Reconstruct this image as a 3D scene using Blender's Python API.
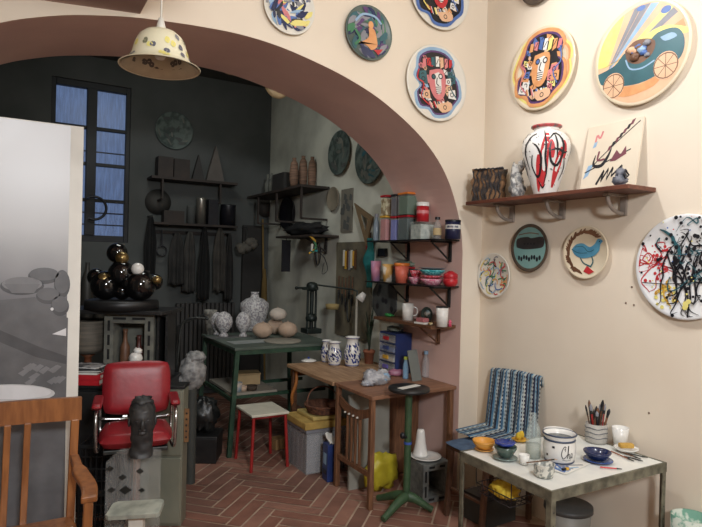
import bpy, math, random
from mathutils import Vector, Matrix, noise
random.seed(7)
S = bpy.context.scene
for o in list(bpy.data.objects): bpy.data.objects.remove(o)
V = Vector
# ------------------------------------------------------------------ camera
YAW, PIT, ROL, FPX = 0.526398, -0.004528, -0.024597, 586.4
CAM = V((0, 0, 1.62))
FW = V((math.sin(YAW)*math.cos(PIT), math.cos(YAW)*math.cos(PIT), math.sin(PIT)))
_r = FW.cross(V((0, 0, 1))).normalized(); _u = _r.cross(FW)
RT = math.cos(ROL)*_r - math.sin(ROL)*_u
UP = math.sin(ROL)*_r + math.cos(ROL)*_u
cd = bpy.data.cameras.new('camera'); cam = bpy.data.objects.new('camera', cd); S.collection.objects.link(cam)
cd.sensor_width = 36; cd.lens = FPX/702*36; cd.clip_start = 0.05
cam.matrix_world = Matrix(((RT.x, UP.x, -FW.x, CAM.x), (RT.y, UP.y, -FW.y, CAM.y), (RT.z, UP.z, -FW.z, CAM.z), (0, 0, 0, 1)))
S.camera = cam
# ------------------------------------------------------------------ world, lights, exposure
w = bpy.data.worlds.new('dusk'); S.world = w; w.use_nodes = True
w.node_tree.nodes['Background'].inputs[0].default_value = (0.2, 0.30, 0.56, 1)
w.node_tree.nodes['Background'].inputs[1].default_value = 0.68
def area(name, loc, target, size, power, col):
    l = bpy.data.lights.new(name, 'AREA'); l.shape = 'DISK'; l.size = size; l.energy = power; l.color = col
    o = bpy.data.objects.new(name, l); S.collection.objects.link(o); o.location = loc
    d = (V(target)-V(loc)).normalized(); o.rotation_euler = d.to_track_quat('-Z', 'Y').to_euler(); return o
area('ceiling_lamp_light', (1.9, 0.45, 3.6), (2.7, 1.9, 1.4), 0.4, 30, (.96, 0.985, 1.02))
area('far_ceiling_lamp_light', (0.2, -1.6, 2.75), (1.5, 5, 1.4), 0.5, 110, (.96, 0.985, 1.02))
area('inner_room_fill_light', (1.1, 4.7, 3.65), (1.5, 5.8, 1.0), 1.0, 20, (0.97, 1, 0.95))  # added unseen fill to brighten the inner room, no lamp known there
sl = bpy.data.lights.new('wall_spot_light', 'SPOT'); sl.energy = 135; sl.color = (.97, .985, 1.0); sl.spot_size = math.radians(88); sl.spot_blend = .8; sl.shadow_soft_size = .10
so = bpy.data.objects.new('wall_spot_light', sl); S.collection.objects.link(so); so.location = (1.35, 2.5, 3.8)
so.rotation_euler = (V((2.97, 1.75, 2.65))-V((1.35, 2.5, 3.8))).to_track_quat('-Z', 'Y').to_euler()
S.view_settings.view_transform = 'Standard'; S.view_settings.look = 'None'
S.view_settings.exposure = 0.0; S.view_settings.gamma = 1.0; S.view_settings.use_curve_mapping = False
# ------------------------------------------------------------------ measuring helpers (rays from the viewpoint to a known plane)
def ray(x, y): return FW + RT*((x-351)/FPX) - UP*((y-263.5)/FPX)
def at_z(x, y, z): d = ray(x, y); return CAM + d*((z-CAM.z)/d.z)
def at_y(x, y, Y): d = ray(x, y); return CAM + d*((Y-CAM.y)/d.y)
def at_x(x, y, X): d = ray(x, y); return CAM + d*((X-CAM.x)/d.x)
def at_d(x, y, D): return CAM + ray(x, y)*D
def dep(p): return (V(p)-CAM).dot(FW)
def sz(p, n): return n*dep(p)/FPX
# ------------------------------------------------------------------ materials
def lin(c): return tuple(((v/255)/12.92 if v/255 <= .04045 else ((v/255+.055)/1.055)**2.4) for v in c)
_M = {}
def mat(name, c, rough=.6, metal=0, c2=None, scale=12, bump=0, coat=0, detail=4, sharp=0, trans=0, stretch=None):
    if name in _M: return _M[name]
    m = bpy.data.materials.new(name); m.use_nodes = True; nt = m.node_tree; b = nt.nodes['Principled BSDF']
    b.inputs['Roughness'].default_value = rough; b.inputs['Metallic'].default_value = metal
    b.inputs['Coat Weight'].default_value = coat; b.inputs['Transmission Weight'].default_value = trans
    tc = nt.nodes.new('ShaderNodeTexCoord'); n = nt.nodes.new('ShaderNodeTexNoise')
    src = tc.outputs['Object']
    if stretch:
        mp = nt.nodes.new('ShaderNodeMapping'); mp.inputs['Scale'].default_value = stretch
        nt.links.new(src, mp.inputs[0]); src = mp.outputs[0]
    nt.links.new(src, n.inputs['Vector']); n.inputs['Scale'].default_value = scale; n.inputs['Detail'].default_value = detail
    a = lin(c); b2 = lin(c2) if c2 else tuple(v*.86 for v in a)
    r = nt.nodes.new('ShaderNodeValToRGB'); r.color_ramp.elements[0].color = (*b2, 1); r.color_ramp.elements[1].color = (*a, 1)
    r.color_ramp.elements[0].position = .35+sharp; r.color_ramp.elements[1].position = .65-sharp
    nt.links.new(n.outputs['Fac'], r.inputs[0]); nt.links.new(r.outputs[0], b.inputs['Base Color'])
    if bump:
        bp = nt.nodes.new('ShaderNodeBump'); bp.inputs['Strength'].default_value = bump; bp.inputs['Distance'].default_value = .01
        nt.links.new(n.outputs['Fac'], bp.inputs['Height']); nt.links.new(bp.outputs[0], b.inputs['Normal'])
    _M[name] = m; return m
def clear(name, c, fac=.75, rough=.08):
    if name in _M: return _M[name]
    m = bpy.data.materials.new(name); m.use_nodes = True; nt = m.node_tree; out = nt.nodes['Material Output']
    b = nt.nodes['Principled BSDF']; b.inputs['Base Color'].default_value = (*lin(c), 1); b.inputs['Roughness'].default_value = rough
    n = nt.nodes.new('ShaderNodeTexNoise'); n.inputs['Scale'].default_value = 9
    mr = nt.nodes.new('ShaderNodeMapRange'); mr.inputs['To Min'].default_value = max(0, fac-.1); mr.inputs['To Max'].default_value = min(1, fac+.08)
    nt.links.new(n.outputs['Fac'], mr.inputs['Value'])
    t = nt.nodes.new('ShaderNodeBsdfTransparent'); t.inputs[0].default_value = (*[v**.2 for v in lin(c)], 1)
    mx = nt.nodes.new('ShaderNodeMixShader'); nt.links.new(mr.outputs[0], mx.inputs[0])
    nt.links.new(b.outputs[0], mx.inputs[1]); nt.links.new(t.outputs[0], mx.inputs[2]); nt.links.new(mx.outputs[0], out.inputs[0])
    _M[name] = m; return m
# ------------------------------------------------------------------ mesh builder
class MB:
    def __init__(s): s.v = []; s.f = []; s.mi = []; s.sm = []; s.mats = []
    def add(s, vs, fs, m, smooth=False, M=None):
        b = len(s.v)
        for p in vs: s.v.append(tuple(M @ V(p)) if M else tuple(p))
        if m not in s.mats: s.mats.append(m)
        k = s.mats.index(m)
        for f in fs: s.f.append([b+i for i in f]); s.mi.append(k); s.sm.append(smooth)
        return s
    def box(s, c, d, m, M=None, taper=1):
        x, y, z = d[0]/2, d[1]/2, d[2]/2; cx, cy, cz = c; t = taper
        vs = [(cx-x, cy-y, cz-z), (cx+x, cy-y, cz-z), (cx+x, cy+y, cz-z), (cx-x, cy+y, cz-z),
              (cx-x*t, cy-y*t, cz+z), (cx+x*t, cy-y*t, cz+z), (cx+x*t, cy+y*t, cz+z), (cx-x*t, cy+y*t, cz+z)]
        return s.add(vs, [(0, 3, 2, 1), (4, 5, 6, 7), (0, 1, 5, 4), (1, 2, 6, 5), (2, 3, 7, 6), (3, 0, 4, 7)], m, False, M)
    def span(s, a, b, m, M=None):
        return s.box([(a[i]+b[i])/2 for i in range(3)], [abs(a[i]-b[i]) for i in range(3)], m, M)
    def bar(s, p0, p1, wd, ht, m, up=(0, 0, 1)):
        p0, p1 = V(p0), V(p1); d = (p1-p0); L = d.length; d.normalize(); u = V(up)
        if abs(d.dot(u)) > .97: u = V((0, 1, 0))
        x = d.cross(u).normalized(); y = x.cross(d)
        M = Matrix(((x.x, d.x, y.x, 0), (x.y, d.y, y.y, 0), (x.z, d.z, y.z, 0), (0, 0, 0, 1))); M.translation = (p0+p1)/2
        return s.box((0, 0, 0), (wd, L, ht), m, M)
    def cyl(s, p0, p1, r, m, r2=None, n=14, cap=True, smooth=True):
        return s.tube([p0, p1], [r, r if r2 is None else r2], m, n, cap, smooth)
    def tube(s, pts, r, m, n=8, cap=True, smooth=True, closed=False):
        pts = [V(p) for p in pts]; N = len(pts)
        if not isinstance(r, (list, tuple)): r = [r]*N
        vs = []; fs = []; ref = None
        for i, p in enumerate(pts):
            if closed: d = pts[(i+1) % N]-pts[i-1]
            else: d = pts[min(i+1, N-1)]-pts[max(i-1, 0)]
            d.normalize()
            if ref is None: ref = V((0, 0, 1)) if abs(d.z) < .9 else V((1, 0, 0))
            x = d.cross(ref).normalized(); y = x.cross(d).normalized(); ref = y
            for k in range(n):
                a = 2*math.pi*k/n; vs.append(p+x*(math.cos(a)*r[i])+y*(math.sin(a)*r[i]))
        for i in range(N if closed else N-1):
            j = (i+1) % N
            for k in range(n): k2 = (k+1) % n; fs.append((i*n+k, i*n+k2, j*n+k2, j*n+k))
        s.add(vs, fs, m, smooth)
        if cap and not closed:
            s.add(vs[:n], [tuple(range(n))[::-1]], m); s.add(vs[-n:], [tuple(range(n))], m)
        return s
    def lathe(s, prof, m, c=(0, 0, 0), n=32, M=None, smooth=True, warp=None):
        vs = []; fs = []; idx = []
        for r, z in prof:
            if r < 1e-6: idx.append([len(vs)]); vs.append((c[0], c[1], c[2]+z))
            else:
                row = []
                for k in range(n):
                    a = 2*math.pi*k/n; rr = r*(warp(a, z) if warp else 1)
                    row.append(len(vs)); vs.append((c[0]+rr*math.cos(a), c[1]+rr*math.sin(a), c[2]+z))
                idx.append(row)
        for a, b in zip(idx[:-1], idx[1:]):
            for k in range(n):
                k2 = (k+1) % n
                if len(a) == 1 and len(b) == 1: continue
                if len(a) == 1: fs.append((a[0], b[k2], b[k]))
                elif len(b) == 1: fs.append((a[k], a[k2], b[0]))
                else: fs.append((a[k], a[k2], b[k2], b[k]))
        return s.add(vs, fs, m, smooth, M)
    def ball(s, c, r, m, n=20, lump=0, seed=0, fr=3):
        if not isinstance(r, (list, tuple)): r = (r, r, r)
        vs = []; fs = []; h = n//2
        for i in range(h+1):
            t = math.pi*i/h
            for k in range(n):
                a = 2*math.pi*k/n; d = V((math.sin(t)*math.cos(a), math.sin(t)*math.sin(a), -math.cos(t)))
                q = 1+(noise.noise(d*fr+V((seed*7.3, seed, 0)))*lump if lump else 0)
                vs.append((c[0]+d.x*r[0]*q, c[1]+d.y*r[1]*q, c[2]+d.z*r[2]*q))
        for i in range(h):
            for k in range(n): k2 = (k+1) % n; fs.append((i*n+k, i*n+k2, (i+1)*n+k2, (i+1)*n+k))
        return s.add(vs, fs, m, True)
    def prism(s, pts, z0, z1, m, M=None, smooth=False):
        n = len(pts); vs = [(p[0], p[1], z0) for p in pts]+[(p[0], p[1], z1) for p in pts]
        fs = [tuple(range(n))[::-1], tuple(range(n, 2*n))]+[(i, (i+1) % n, n+(i+1) % n, n+i) for i in range(n)]
        return s.add(vs, fs, m, smooth, M)
    def poly(s, pts, z, m, M=None):
        a = sum(pts[i][0]*pts[(i+1) % len(pts)][1]-pts[(i+1) % len(pts)][0]*pts[i][1] for i in range(len(pts)))
        if a < 0: pts = pts[::-1]
        return s.add([(p[0], p[1], z) for p in pts], [tuple(range(len(pts)))], m, False, M)
    def stroke(s, pts, wd, z, m, M=None, fn=None):
        vs = []; N = len(pts)
        for i, p in enumerate(pts):
            a = V(pts[max(i-1, 0)]); b = V(pts[min(i+1, N-1)]); d = (b-a)
            if d.length < 1e-9: d = V((1, 0))
            d.normalize(); nn = V((-d.y, d.x)); ww = wd*(fn(i/(N-1)) if fn else 1)/2
            vs += [(p[0]-nn.x*ww, p[1]-nn.y*ww, z), (p[0]+nn.x*ww, p[1]+nn.y*ww, z)]
        return s.add(vs, [(2*i, 2*i+2, 2*i+3, 2*i+1)[::1] for i in range(N-1)], m, False, M)
    def grid(s, fn, nu, nv, mf, smooth=True):
        b = len(s.v)
        for j in range(nv+1):
            for i in range(nu+1): s.v.append(tuple(fn(i/nu, j/nv)))
        for j in range(nv):
            for i in range(nu):
                m = mf(i, j) if callable(mf) else mf
                if m not in s.mats: s.mats.append(m)
                s.f.append([b+j*(nu+1)+i, b+j*(nu+1)+i+1, b+(j+1)*(nu+1)+i+1, b+(j+1)*(nu+1)+i]); s.mi.append(s.mats.index(m)); s.sm.append(smooth)
        return s
    def build(s, name, parent=None, loc=None, rot=None, bev=0, seg=2, sub=0, solid=0):
        me = bpy.data.meshes.new(name); me.from_pydata(s.v, [], s.f)
        for m in s.mats: me.materials.append(m)
        me.polygons.foreach_set('material_index', s.mi); me.polygons.foreach_set('use_smooth', s.sm); me.update()
        o = bpy.data.objects.new(name, me); S.collection.objects.link(o)
        if parent: o.parent = parent
        if loc is not None: o.location = loc
        if rot is not None: o.rotation_euler = rot
        if solid: k = o.modifiers.new('t', 'SOLIDIFY'); k.thickness = solid
        if bev: k = o.modifiers.new('b', 'BEVEL'); k.width = bev; k.segments = seg; k.limit_method = 'ANGLE'; k.angle_limit = math.radians(40)
        if sub: k = o.modifiers.new('s', 'SUBSURF'); k.levels = sub; k.render_levels = sub
        return o
def tag(o, label=None, cat=None, group=None, kind=None):
    if label: o['label'] = label
    if cat: o['category'] = cat
    if group: o['group'] = group
    if kind: o['kind'] = kind
    return o
def thing(name, label, cat, loc, rotz=0, group=None):
    o = bpy.data.objects.new(name, None); S.collection.objects.link(o); o.location = loc; o.rotation_euler = (0, 0, rotz)
    o.empty_display_size = .05
    return tag(o, label, cat, group)
def struct(mb, name, **k): return tag(mb.build(name, **k), kind='structure')
RA = Matrix(((1, 0, 0), (0, 0, -1), (0, 1, 0))).to_4x4()          # faces -Y (arch wall)
RB = Matrix(((0, 0, -1), (-1, 0, 0), (0, 1, 0))).to_4x4()         # faces -X (right wall)
EA, EB = RA.to_euler(), RB.to_euler()
def circ(r, n=24, cx=0, cy=0, ry=None, a0=0): return [(cx+r*math.cos(a0+2*math.pi*k/n), cy+(ry or r)*math.sin(a0+2*math.pi*k/n)) for k in range(n)]
def curve(pts, n=24):
    out = []; P = [V(p) for p in pts]; N = len(P)
    for k in range(n+1):
        t = k/n*(N-1); i = min(int(t), N-2); f = t-i
        p0, p1, p2, p3 = P[max(i-1, 0)], P[i], P[i+1], P[min(i+2, N-1)]
        out.append(.5*((2*p1)+(p2-p0)*f+(2*p0-5*p1+4*p2-p3)*f*f+(3*p1-p0-3*p2+p3)*f**3))
    return [tuple(q) for q in out]
# ------------------------------------------------------------------ palette
M_cream = mat('cream_plaster', (229, 217, 198), .85, c2=(223, 209, 189), scale=1.6, bump=.05)
M_pink = mat('pink_plaster', (224, 190, 178), .9, c2=(212, 178, 168), scale=2.2, bump=.05)
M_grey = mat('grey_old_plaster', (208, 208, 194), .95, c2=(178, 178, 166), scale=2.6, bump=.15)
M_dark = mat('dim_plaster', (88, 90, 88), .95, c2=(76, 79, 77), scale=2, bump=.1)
M_black = mat('black_paint', (24, 24, 25), .45, c2=(34, 34, 34), scale=14)
M_blackg = mat('black_gloss', (10, 10, 11), .12, c2=(16, 16, 17), scale=6, coat=.6)
M_steel = mat('dark_steel', (70, 72, 70), .45, .6, c2=(50, 52, 50), scale=20)
M_chrome = mat('chrome', (190, 190, 188), .22, .95, c2=(165, 165, 165), scale=8)
M_green = mat('green_paint', (46, 78, 58), .5, c2=(34, 58, 44), scale=18)
M_green2 = mat('bright_green_paint', (62, 88, 60), .45, c2=(52, 76, 52), scale=20)
M_red = mat('red_leather', (150, 34, 42), .38, c2=(136, 30, 38), scale=18, bump=.1)
M_redm = mat('red_metal', (160, 40, 38), .4, c2=(140, 32, 32), scale=14)
M_wood = mat('brown_wood', (112, 76, 50), .55, c2=(84, 54, 36), scale=7, stretch=(1, 8, 8), bump=.05)
M_woodx = mat('dark_brown_wood', (132, 92, 64), .55, c2=(100, 68, 48), scale=8, stretch=(8, 8, 1), bump=.05)
M_desk = mat('worn_desk_wood', (184, 150, 116), .6, c2=(150, 116, 86), scale=5, stretch=(8, 1, 1), bump=.05)
M_honey = mat('honey_wood', (152, 98, 54), .4, c2=(124, 76, 40), scale=6, stretch=(6, 6, 1), coat=.2)
M_shelf = mat('red_brown_shelf_wood', (112, 66, 48), .5, c2=(86, 48, 36), scale=6, stretch=(8, 1, 8))
M_white = mat('white_glaze', (232, 230, 224), .25, c2=(222, 220, 214), scale=5, coat=.3)
M_offw = mat('off_white_plastic', (222, 218, 206), .5, c2=(208, 204, 192), scale=6)
M_paper = mat('white_paper', (226, 224, 216), .8, c2=(214, 212, 204), scale=5)
M_conc = mat('concrete', (116, 118, 114), .95, c2=(92, 94, 92), scale=30, bump=.4)
M_clay = mat('pale_clay', (196, 172, 150), .85, c2=(182, 156, 134), scale=10, bump=.05)
M_terra = mat('terracotta', (160, 100, 74), .85, c2=(142, 86, 62), scale=12)
M_blue = mat('cobalt_glaze', (44, 66, 150), .25, c2=(34, 52, 126), scale=6, coat=.3)
M_navy = mat('navy_glaze', (30, 44, 88), .25, c2=(24, 34, 70), scale=6, coat=.3)
M_teal = mat('teal_glaze', (44, 150, 150), .3, c2=(32, 124, 128), scale=8, coat=.3)
M_yel = mat('yellow_ochre', (218, 172, 62), .6, c2=(196, 146, 46), scale=12)
M_oran = mat('orange_plastic', (226, 130, 50), .45, c2=(206, 112, 40), scale=10)
M_redp = mat('red_plastic', (190, 34, 44), .4, c2=(170, 28, 38), scale=10)
M_pinkp = mat('pink_glaze', (214, 96, 124), .35, c2=(196, 60, 92), scale=90, sharp=.1)
M_viol = mat('violet_pigment', (120, 110, 190), .6, c2=(100, 92, 168), scale=12)
M_ink = mat('black_ink', (28, 28, 34), .4, c2=(20, 20, 26), scale=20)
M_ptred = mat('paint_red', (196, 52, 56), .45, c2=(180, 44, 50), scale=20)
M_ptpink = mat('paint_pink', (212, 130, 130), .45, c2=(200, 116, 120), scale=20)
M_ptor = mat('paint_orange', (220, 158, 104), .45, c2=(206, 142, 90), scale=20)
M_ptye = mat('paint_yellow', (232, 220, 132), .45, c2=(224, 210, 116), scale=20)
M_ptbl = mat('paint_blue', (84, 116, 176), .45, c2=(70, 100, 160), scale=20)
M_ptlb = mat('paint_pale_blue', (150, 180, 206), .45, c2=(136, 168, 196), scale=20)
M_pttl = mat('paint_teal', (52, 100, 108), .4, c2=(44, 86, 94), scale=8)
M_ptpu = mat('paint_purple', (92, 60, 110), .45, c2=(80, 50, 96), scale=20)
M_ptbr = mat('paint_brown', (120, 84, 60), .5, c2=(100, 68, 48), scale=12)
M_ptgr = mat('paint_green', (70, 130, 90), .5, c2=(58, 114, 78), scale=12)
M_ptgy = mat('paint_grey', (140, 140, 146), .5, c2=(124, 124, 130), scale=12)
M_ptsk = mat('paint_peach', (226, 184, 148), .5, c2=(216, 172, 136), scale=12)
C_bott = clear('bottle_glass', (214, 226, 222), .74); C_glass = clear('clear_glass', (225, 232, 228), .88)
C_plast = clear('clear_plastic', (215, 217, 219), .74, .2)
C_acry = clear('clear_acrylic', (246, 248, 246), .99, .03)
# ------------------------------------------------------------------ the setting
XB, YA, T, XR, YB = 2.967, 3.22, .70, 2.80, 6.9
XL, YN, ZC = -2.4, -3.0, 4.2
# herringbone brick floor, one mesh
fl = MB(); M_mort = mat('mortar', (196, 172, 150), .9, c2=(168, 146, 126), scale=8)
brk = [mat('brick_%s' % n, c, .7, c2=c2, scale=6, bump=.08) for n, c, c2 in
       [('warm', (148, 106, 90), (128, 90, 76)), ('dark', (130, 93, 80), (112, 80, 68)), ('pale', (158, 116, 98), (140, 100, 86)), ('rust', (142, 98, 82), (124, 84, 70))]]
fl.add([(XL, YN, -.004), (XB, YN, -.004), (XB, YB, -.004), (XL, YB, -.004)], [(0, 1, 2, 3)], M_mort)
BL, BW, g = .40, .10, .006; ca = math.cos(math.radians(45))
for i in range(-90, 130):
    for j in range(-14, 15):
        for k in (0, 1):
            ox, oy = (i+4*j)*BW, (i-4*j)*BW
            r = (ox, oy, ox+BL, oy+BW) if k == 0 else (ox, oy+BW, ox+BW, oy+BW+BL)
            c = ((r[0]+r[2])/2, (r[1]+r[3])/2); wc = ((c[0]-c[1])*ca+.1, (c[0]+c[1])*ca-3)
            if not (XL+.12 < wc[0] < XB-.1 and YN+.1 < wc[1] < YB-.1): continue
            q = [(r[0]+g, r[1]+g), (r[2]-g, r[1]+g), (r[2]-g, r[3]-g), (r[0]+g, r[3]-g)]
            fl.add([((x-y)*ca+.1, (x+y)*ca-3, 0) for x, y in q], [(0, 1, 2, 3)], random.choice(brk))
struct(fl, 'floor')
# arch wall
arc = [(-.80, 1.7), (-.76, 2.0), (-.68, 2.2), (-.52, 2.40), (-.30, 2.56), (-.063, 2.694), (.102, 2.76), (.272, 2.809), (.512, 2.854), (.683, 2.872), (.876, 2.886), (1.104, 2.892), (1.351, 2.872), (1.617, 2.82),
       (1.831, 2.762), (2.059, 2.676), (2.302, 2.54), (2.475, 2.407), (2.612, 2.25), (2.709, 2.06), (2.77, 1.86), (2.79, 1.7)]
arc = curve(arc, 84)
aw = MB(); o2 = [(-.80, 0)]+arc+[(2.79, 0)]
for (x0, z0), (x1, z1) in zip(arc[:-1], arc[1:]):
    aw.add([(x0, YA, z0), (x1, YA, z1), (x1, YA, ZC), (x0, YA, ZC)], [(0, 1, 2, 3)], M_cream)
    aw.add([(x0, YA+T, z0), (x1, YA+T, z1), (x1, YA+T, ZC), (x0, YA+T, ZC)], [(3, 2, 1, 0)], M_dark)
aw.span((XL, YA, 0), (-.8, YA+T, ZC), M_cream)
aw.add([(2.79, YA, 0), (XB, YA, 0), (XB, YA, ZC), (2.79, YA, ZC)], [(0, 1, 2, 3)], M_cream)
for (x0, z0), (x1, z1) in zip(o2[:-1], o2[1:]):
    aw.add([(x0, YA, z0), (x0, YA+T, z0), (x1, YA+T, z1), (x1, YA, z1)], [(0, 1, 2, 3)], M_pink, abs(z0-z1) < .6)
struct(aw, 'wall_arch')
struct(MB().span((XB, YN, -.02), (XB+.15, YA+.05, ZC), M_cream), 'wall_right')
struct(MB().span((XL-.15, YN, -.02), (XL, YA, ZC), M_cream), 'wall_left')
struct(MB().span((XL-.15, YN-.15, 0), (XB+.15, YN, ZC), M_cream), 'wall_near')
struct(MB().span((XL-.15, YN-.15, ZC), (XB+.15, YA+T, ZC+.15), M_cream), 'ceiling')
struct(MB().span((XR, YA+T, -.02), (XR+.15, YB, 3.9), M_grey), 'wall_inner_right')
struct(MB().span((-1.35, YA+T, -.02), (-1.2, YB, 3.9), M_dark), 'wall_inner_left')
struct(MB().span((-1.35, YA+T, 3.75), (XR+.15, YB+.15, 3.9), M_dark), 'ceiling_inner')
WX0, WX1, WZ0, WZ1 = .34, 1.13, 1.76, 3.48
bw = MB()
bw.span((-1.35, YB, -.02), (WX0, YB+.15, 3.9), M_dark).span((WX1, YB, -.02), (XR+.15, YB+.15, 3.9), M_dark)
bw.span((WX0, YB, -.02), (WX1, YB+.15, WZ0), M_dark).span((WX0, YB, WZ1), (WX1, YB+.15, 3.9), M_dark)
struct(bw, 'wall_back')
# soffit block at top left
sf = MB(); M_sof = mat('soffit_plaster', (176, 150, 140), .9, c2=(166, 140, 130), scale=3)
za_, zb_ = 2.881, 2.781
v8 = [(-.6, 1.5, zb_), (.561, 1.5, za_), (.561, YA, za_), (-.6, YA, zb_), (-.6, 1.5, ZC), (.561, 1.5, ZC), (.561, YA, ZC), (-.6, YA, ZC)]
sf.add(v8, [(0, 3, 2, 1), (4, 5, 6, 7), (0, 1, 5, 4), (1, 2, 6, 5), (2, 3, 7, 6), (3, 0, 4, 7)], M_sof)
struct(sf, 'trim_1')
# window: frame, sashes and panes
M_wfr = mat('dark_window_frame', (30, 32, 36), .6, c2=(22, 24, 28), scale=10)
wf = MB(); y0, y1 = YB+.02, YB+.09
wf.span((WX0, y0, WZ0), (WX0+.045, y1, WZ1), M_wfr).span((WX1-.045, y0, WZ0), (WX1, y1, WZ1), M_wfr)
wf.span((WX0+.045, y0, WZ1-.07), (WX1-.045, y1, WZ1), M_wfr).span((WX0+.045, y0, WZ0), (WX1-.045, y1, WZ0+.07), M_wfr)
wf.span((.685, y0-.02, WZ0+.07), (.785, y1, WZ1-.07), M_wfr)
for z in (2.21, 2.60, 2.99):
    wf.span((WX0+.045, y0, z-.018), (.685, y1-.02, z+.018), M_wfr).span((.785, y0, z-.018), (WX1-.045, y1-.02, z+.018), M_wfr)
wo = struct(wf, 'window_1', bev=.004)
m = bpy.data.materials.new('blue_window_glass'); m.use_nodes = True; nt = m.node_tree; bb = nt.nodes['Principled BSDF']
bb.inputs['Base Color'].default_value = (.03, .04, .08, 1); bb.inputs['Roughness'].default_value = .3
tc = nt.nodes.new('ShaderNodeTexCoord'); mp = nt.nodes.new('ShaderNodeMapping'); mp.inputs['Scale'].default_value = (26, 1, 3)
nn = nt.nodes.new('ShaderNodeTexNoise'); nn.inputs['Scale'].default_value = 2.2
tr = nt.nodes.new('ShaderNodeBsdfTransparent'); mx = nt.nodes.new('ShaderNodeMixShader')
mr = nt.nodes.new('ShaderNodeMapRange'); mr.inputs['To Min'].default_value = .55; mr.inputs['To Max'].default_value = 1.0
nt.links.new(tc.outputs['Object'], mp.inputs[0]); nt.links.new(mp.outputs[0], nn.inputs['Vector']); nt.links.new(nn.outputs['Fac'], mr.inputs['Value'])
nt.links.new(mr.outputs[0], mx.inputs[0]); nt.links.new(bb.outputs[0], mx.inputs[1]); nt.links.new(tr.outputs[0], mx.inputs[2]); nt.links.new(mx.outputs[0], nt.nodes['Material Output'].inputs[0])
zs = [WZ0+.07, 2.21, 2.60, 2.99, WZ1-.07]
for xa, xb_ in ((WX0+.045, .685), (.785, WX1-.045)):
    for i in range(4):
        MB().span((xa, YB+.05, zs[i]), (xb_, YB+.054, zs[i+1]), m).build('pane', wo)
gr = MB()
for z in (1.95, 2.08, 2.75): gr.cyl((WX0, YB+.12, z), (WX1, YB+.12, z), .008, M_wfr, n=8)
struct(gr, 'trim_2')
# ------------------------------------------------------------------ painted round plates
def plate(name, label, c, r, wall, base, art=None, group=None, rim=None, th=.03, cat='plate'):
    mb = MB(); d = th
    mb.lathe([(0, .0), (r*.55, .0), (r*.97, d*.55), (r, d*.8), (r*.985, d), (r*.93, d*.765), (0, d*.75)], base, n=56)
    if rim:
        mb.lathe([(r*.9, d*.84), (r*.95, d*.95), (r*.99, d*1.02), (r*1.005, d*.9)], rim, n=56)
    if art: art(mb, r, d*.77+.0008)
    o = mb.build(name, None, c, EA if wall == 'A' else EB)
    return tag(o, label, cat, group)
class Art:
    """flat painted shapes on a disc, in units of the radius, each layer a hair above the last"""
    def __init__(s, mb, r, z): s.mb, s.r, s.z = mb, r, z; s.k = 0
    def nx(s): s.k += 1; return s.z+s.k*.00006
    def P(s, pts, m, sm=0):
        if sm: pts = curve(list(pts)+[pts[0]], len(pts)*sm)[:-1]
        s.mb.poly([(x*s.r, y*s.r) for x, y in pts], s.nx(), m); return s
    def L(s, pts, w, m, n=0, taper=False):
        if n: pts = curve(pts, n)
        s.mb.stroke([(x*s.r, y*s.r) for x, y in pts], w*s.r, s.nx(), m, None, (lambda t: .25+math.sin(t*math.pi)) if taper else None); return s
    def C(s, x, y, rr, m, ry=None, n=16): return s.P(circ(rr, n, x, y, ry), m)
    def ring(s, x, y, rr, w, m): return s.L([(x+rr*math.cos(a*math.pi/9), y+rr*math.sin(a*math.pi/9)) for a in range(19)], w, m)
def cutclip(x, y, R=.92):
    d = math.hypot(x, y); return (x, y) if d < R else (x*R/d, y*R/d)
def art_blotch(cols, seed, R=.9, n=26, size=.3):
    def f(mb, r, z):
        A = Art(mb, r, z); rd = random.Random(seed)
        for i in range(n):
            a = rd.uniform(0, 6.28); q = .84*math.sqrt(rd.random()); x, y = q*math.cos(a), q*math.sin(a); s_ = size*rd.uniform(.5, 1); th = a+1.1+rd.uniform(-.6, .6); el = rd.uniform(.35, 1)
            pts = []
            for k in range(9):
                t = k/9*6.28; q2 = s_*rd.uniform(.8, 1.2); ux, uy = q2*math.cos(t)*1.25, q2*el*math.sin(t)*.6
                pts.append(cutclip(x+ux*math.cos(th)-uy*math.sin(th), y+ux*math.sin(th)+uy*math.cos(th), R))
            A.P(pts, rd.choice(cols))
    return f
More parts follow.
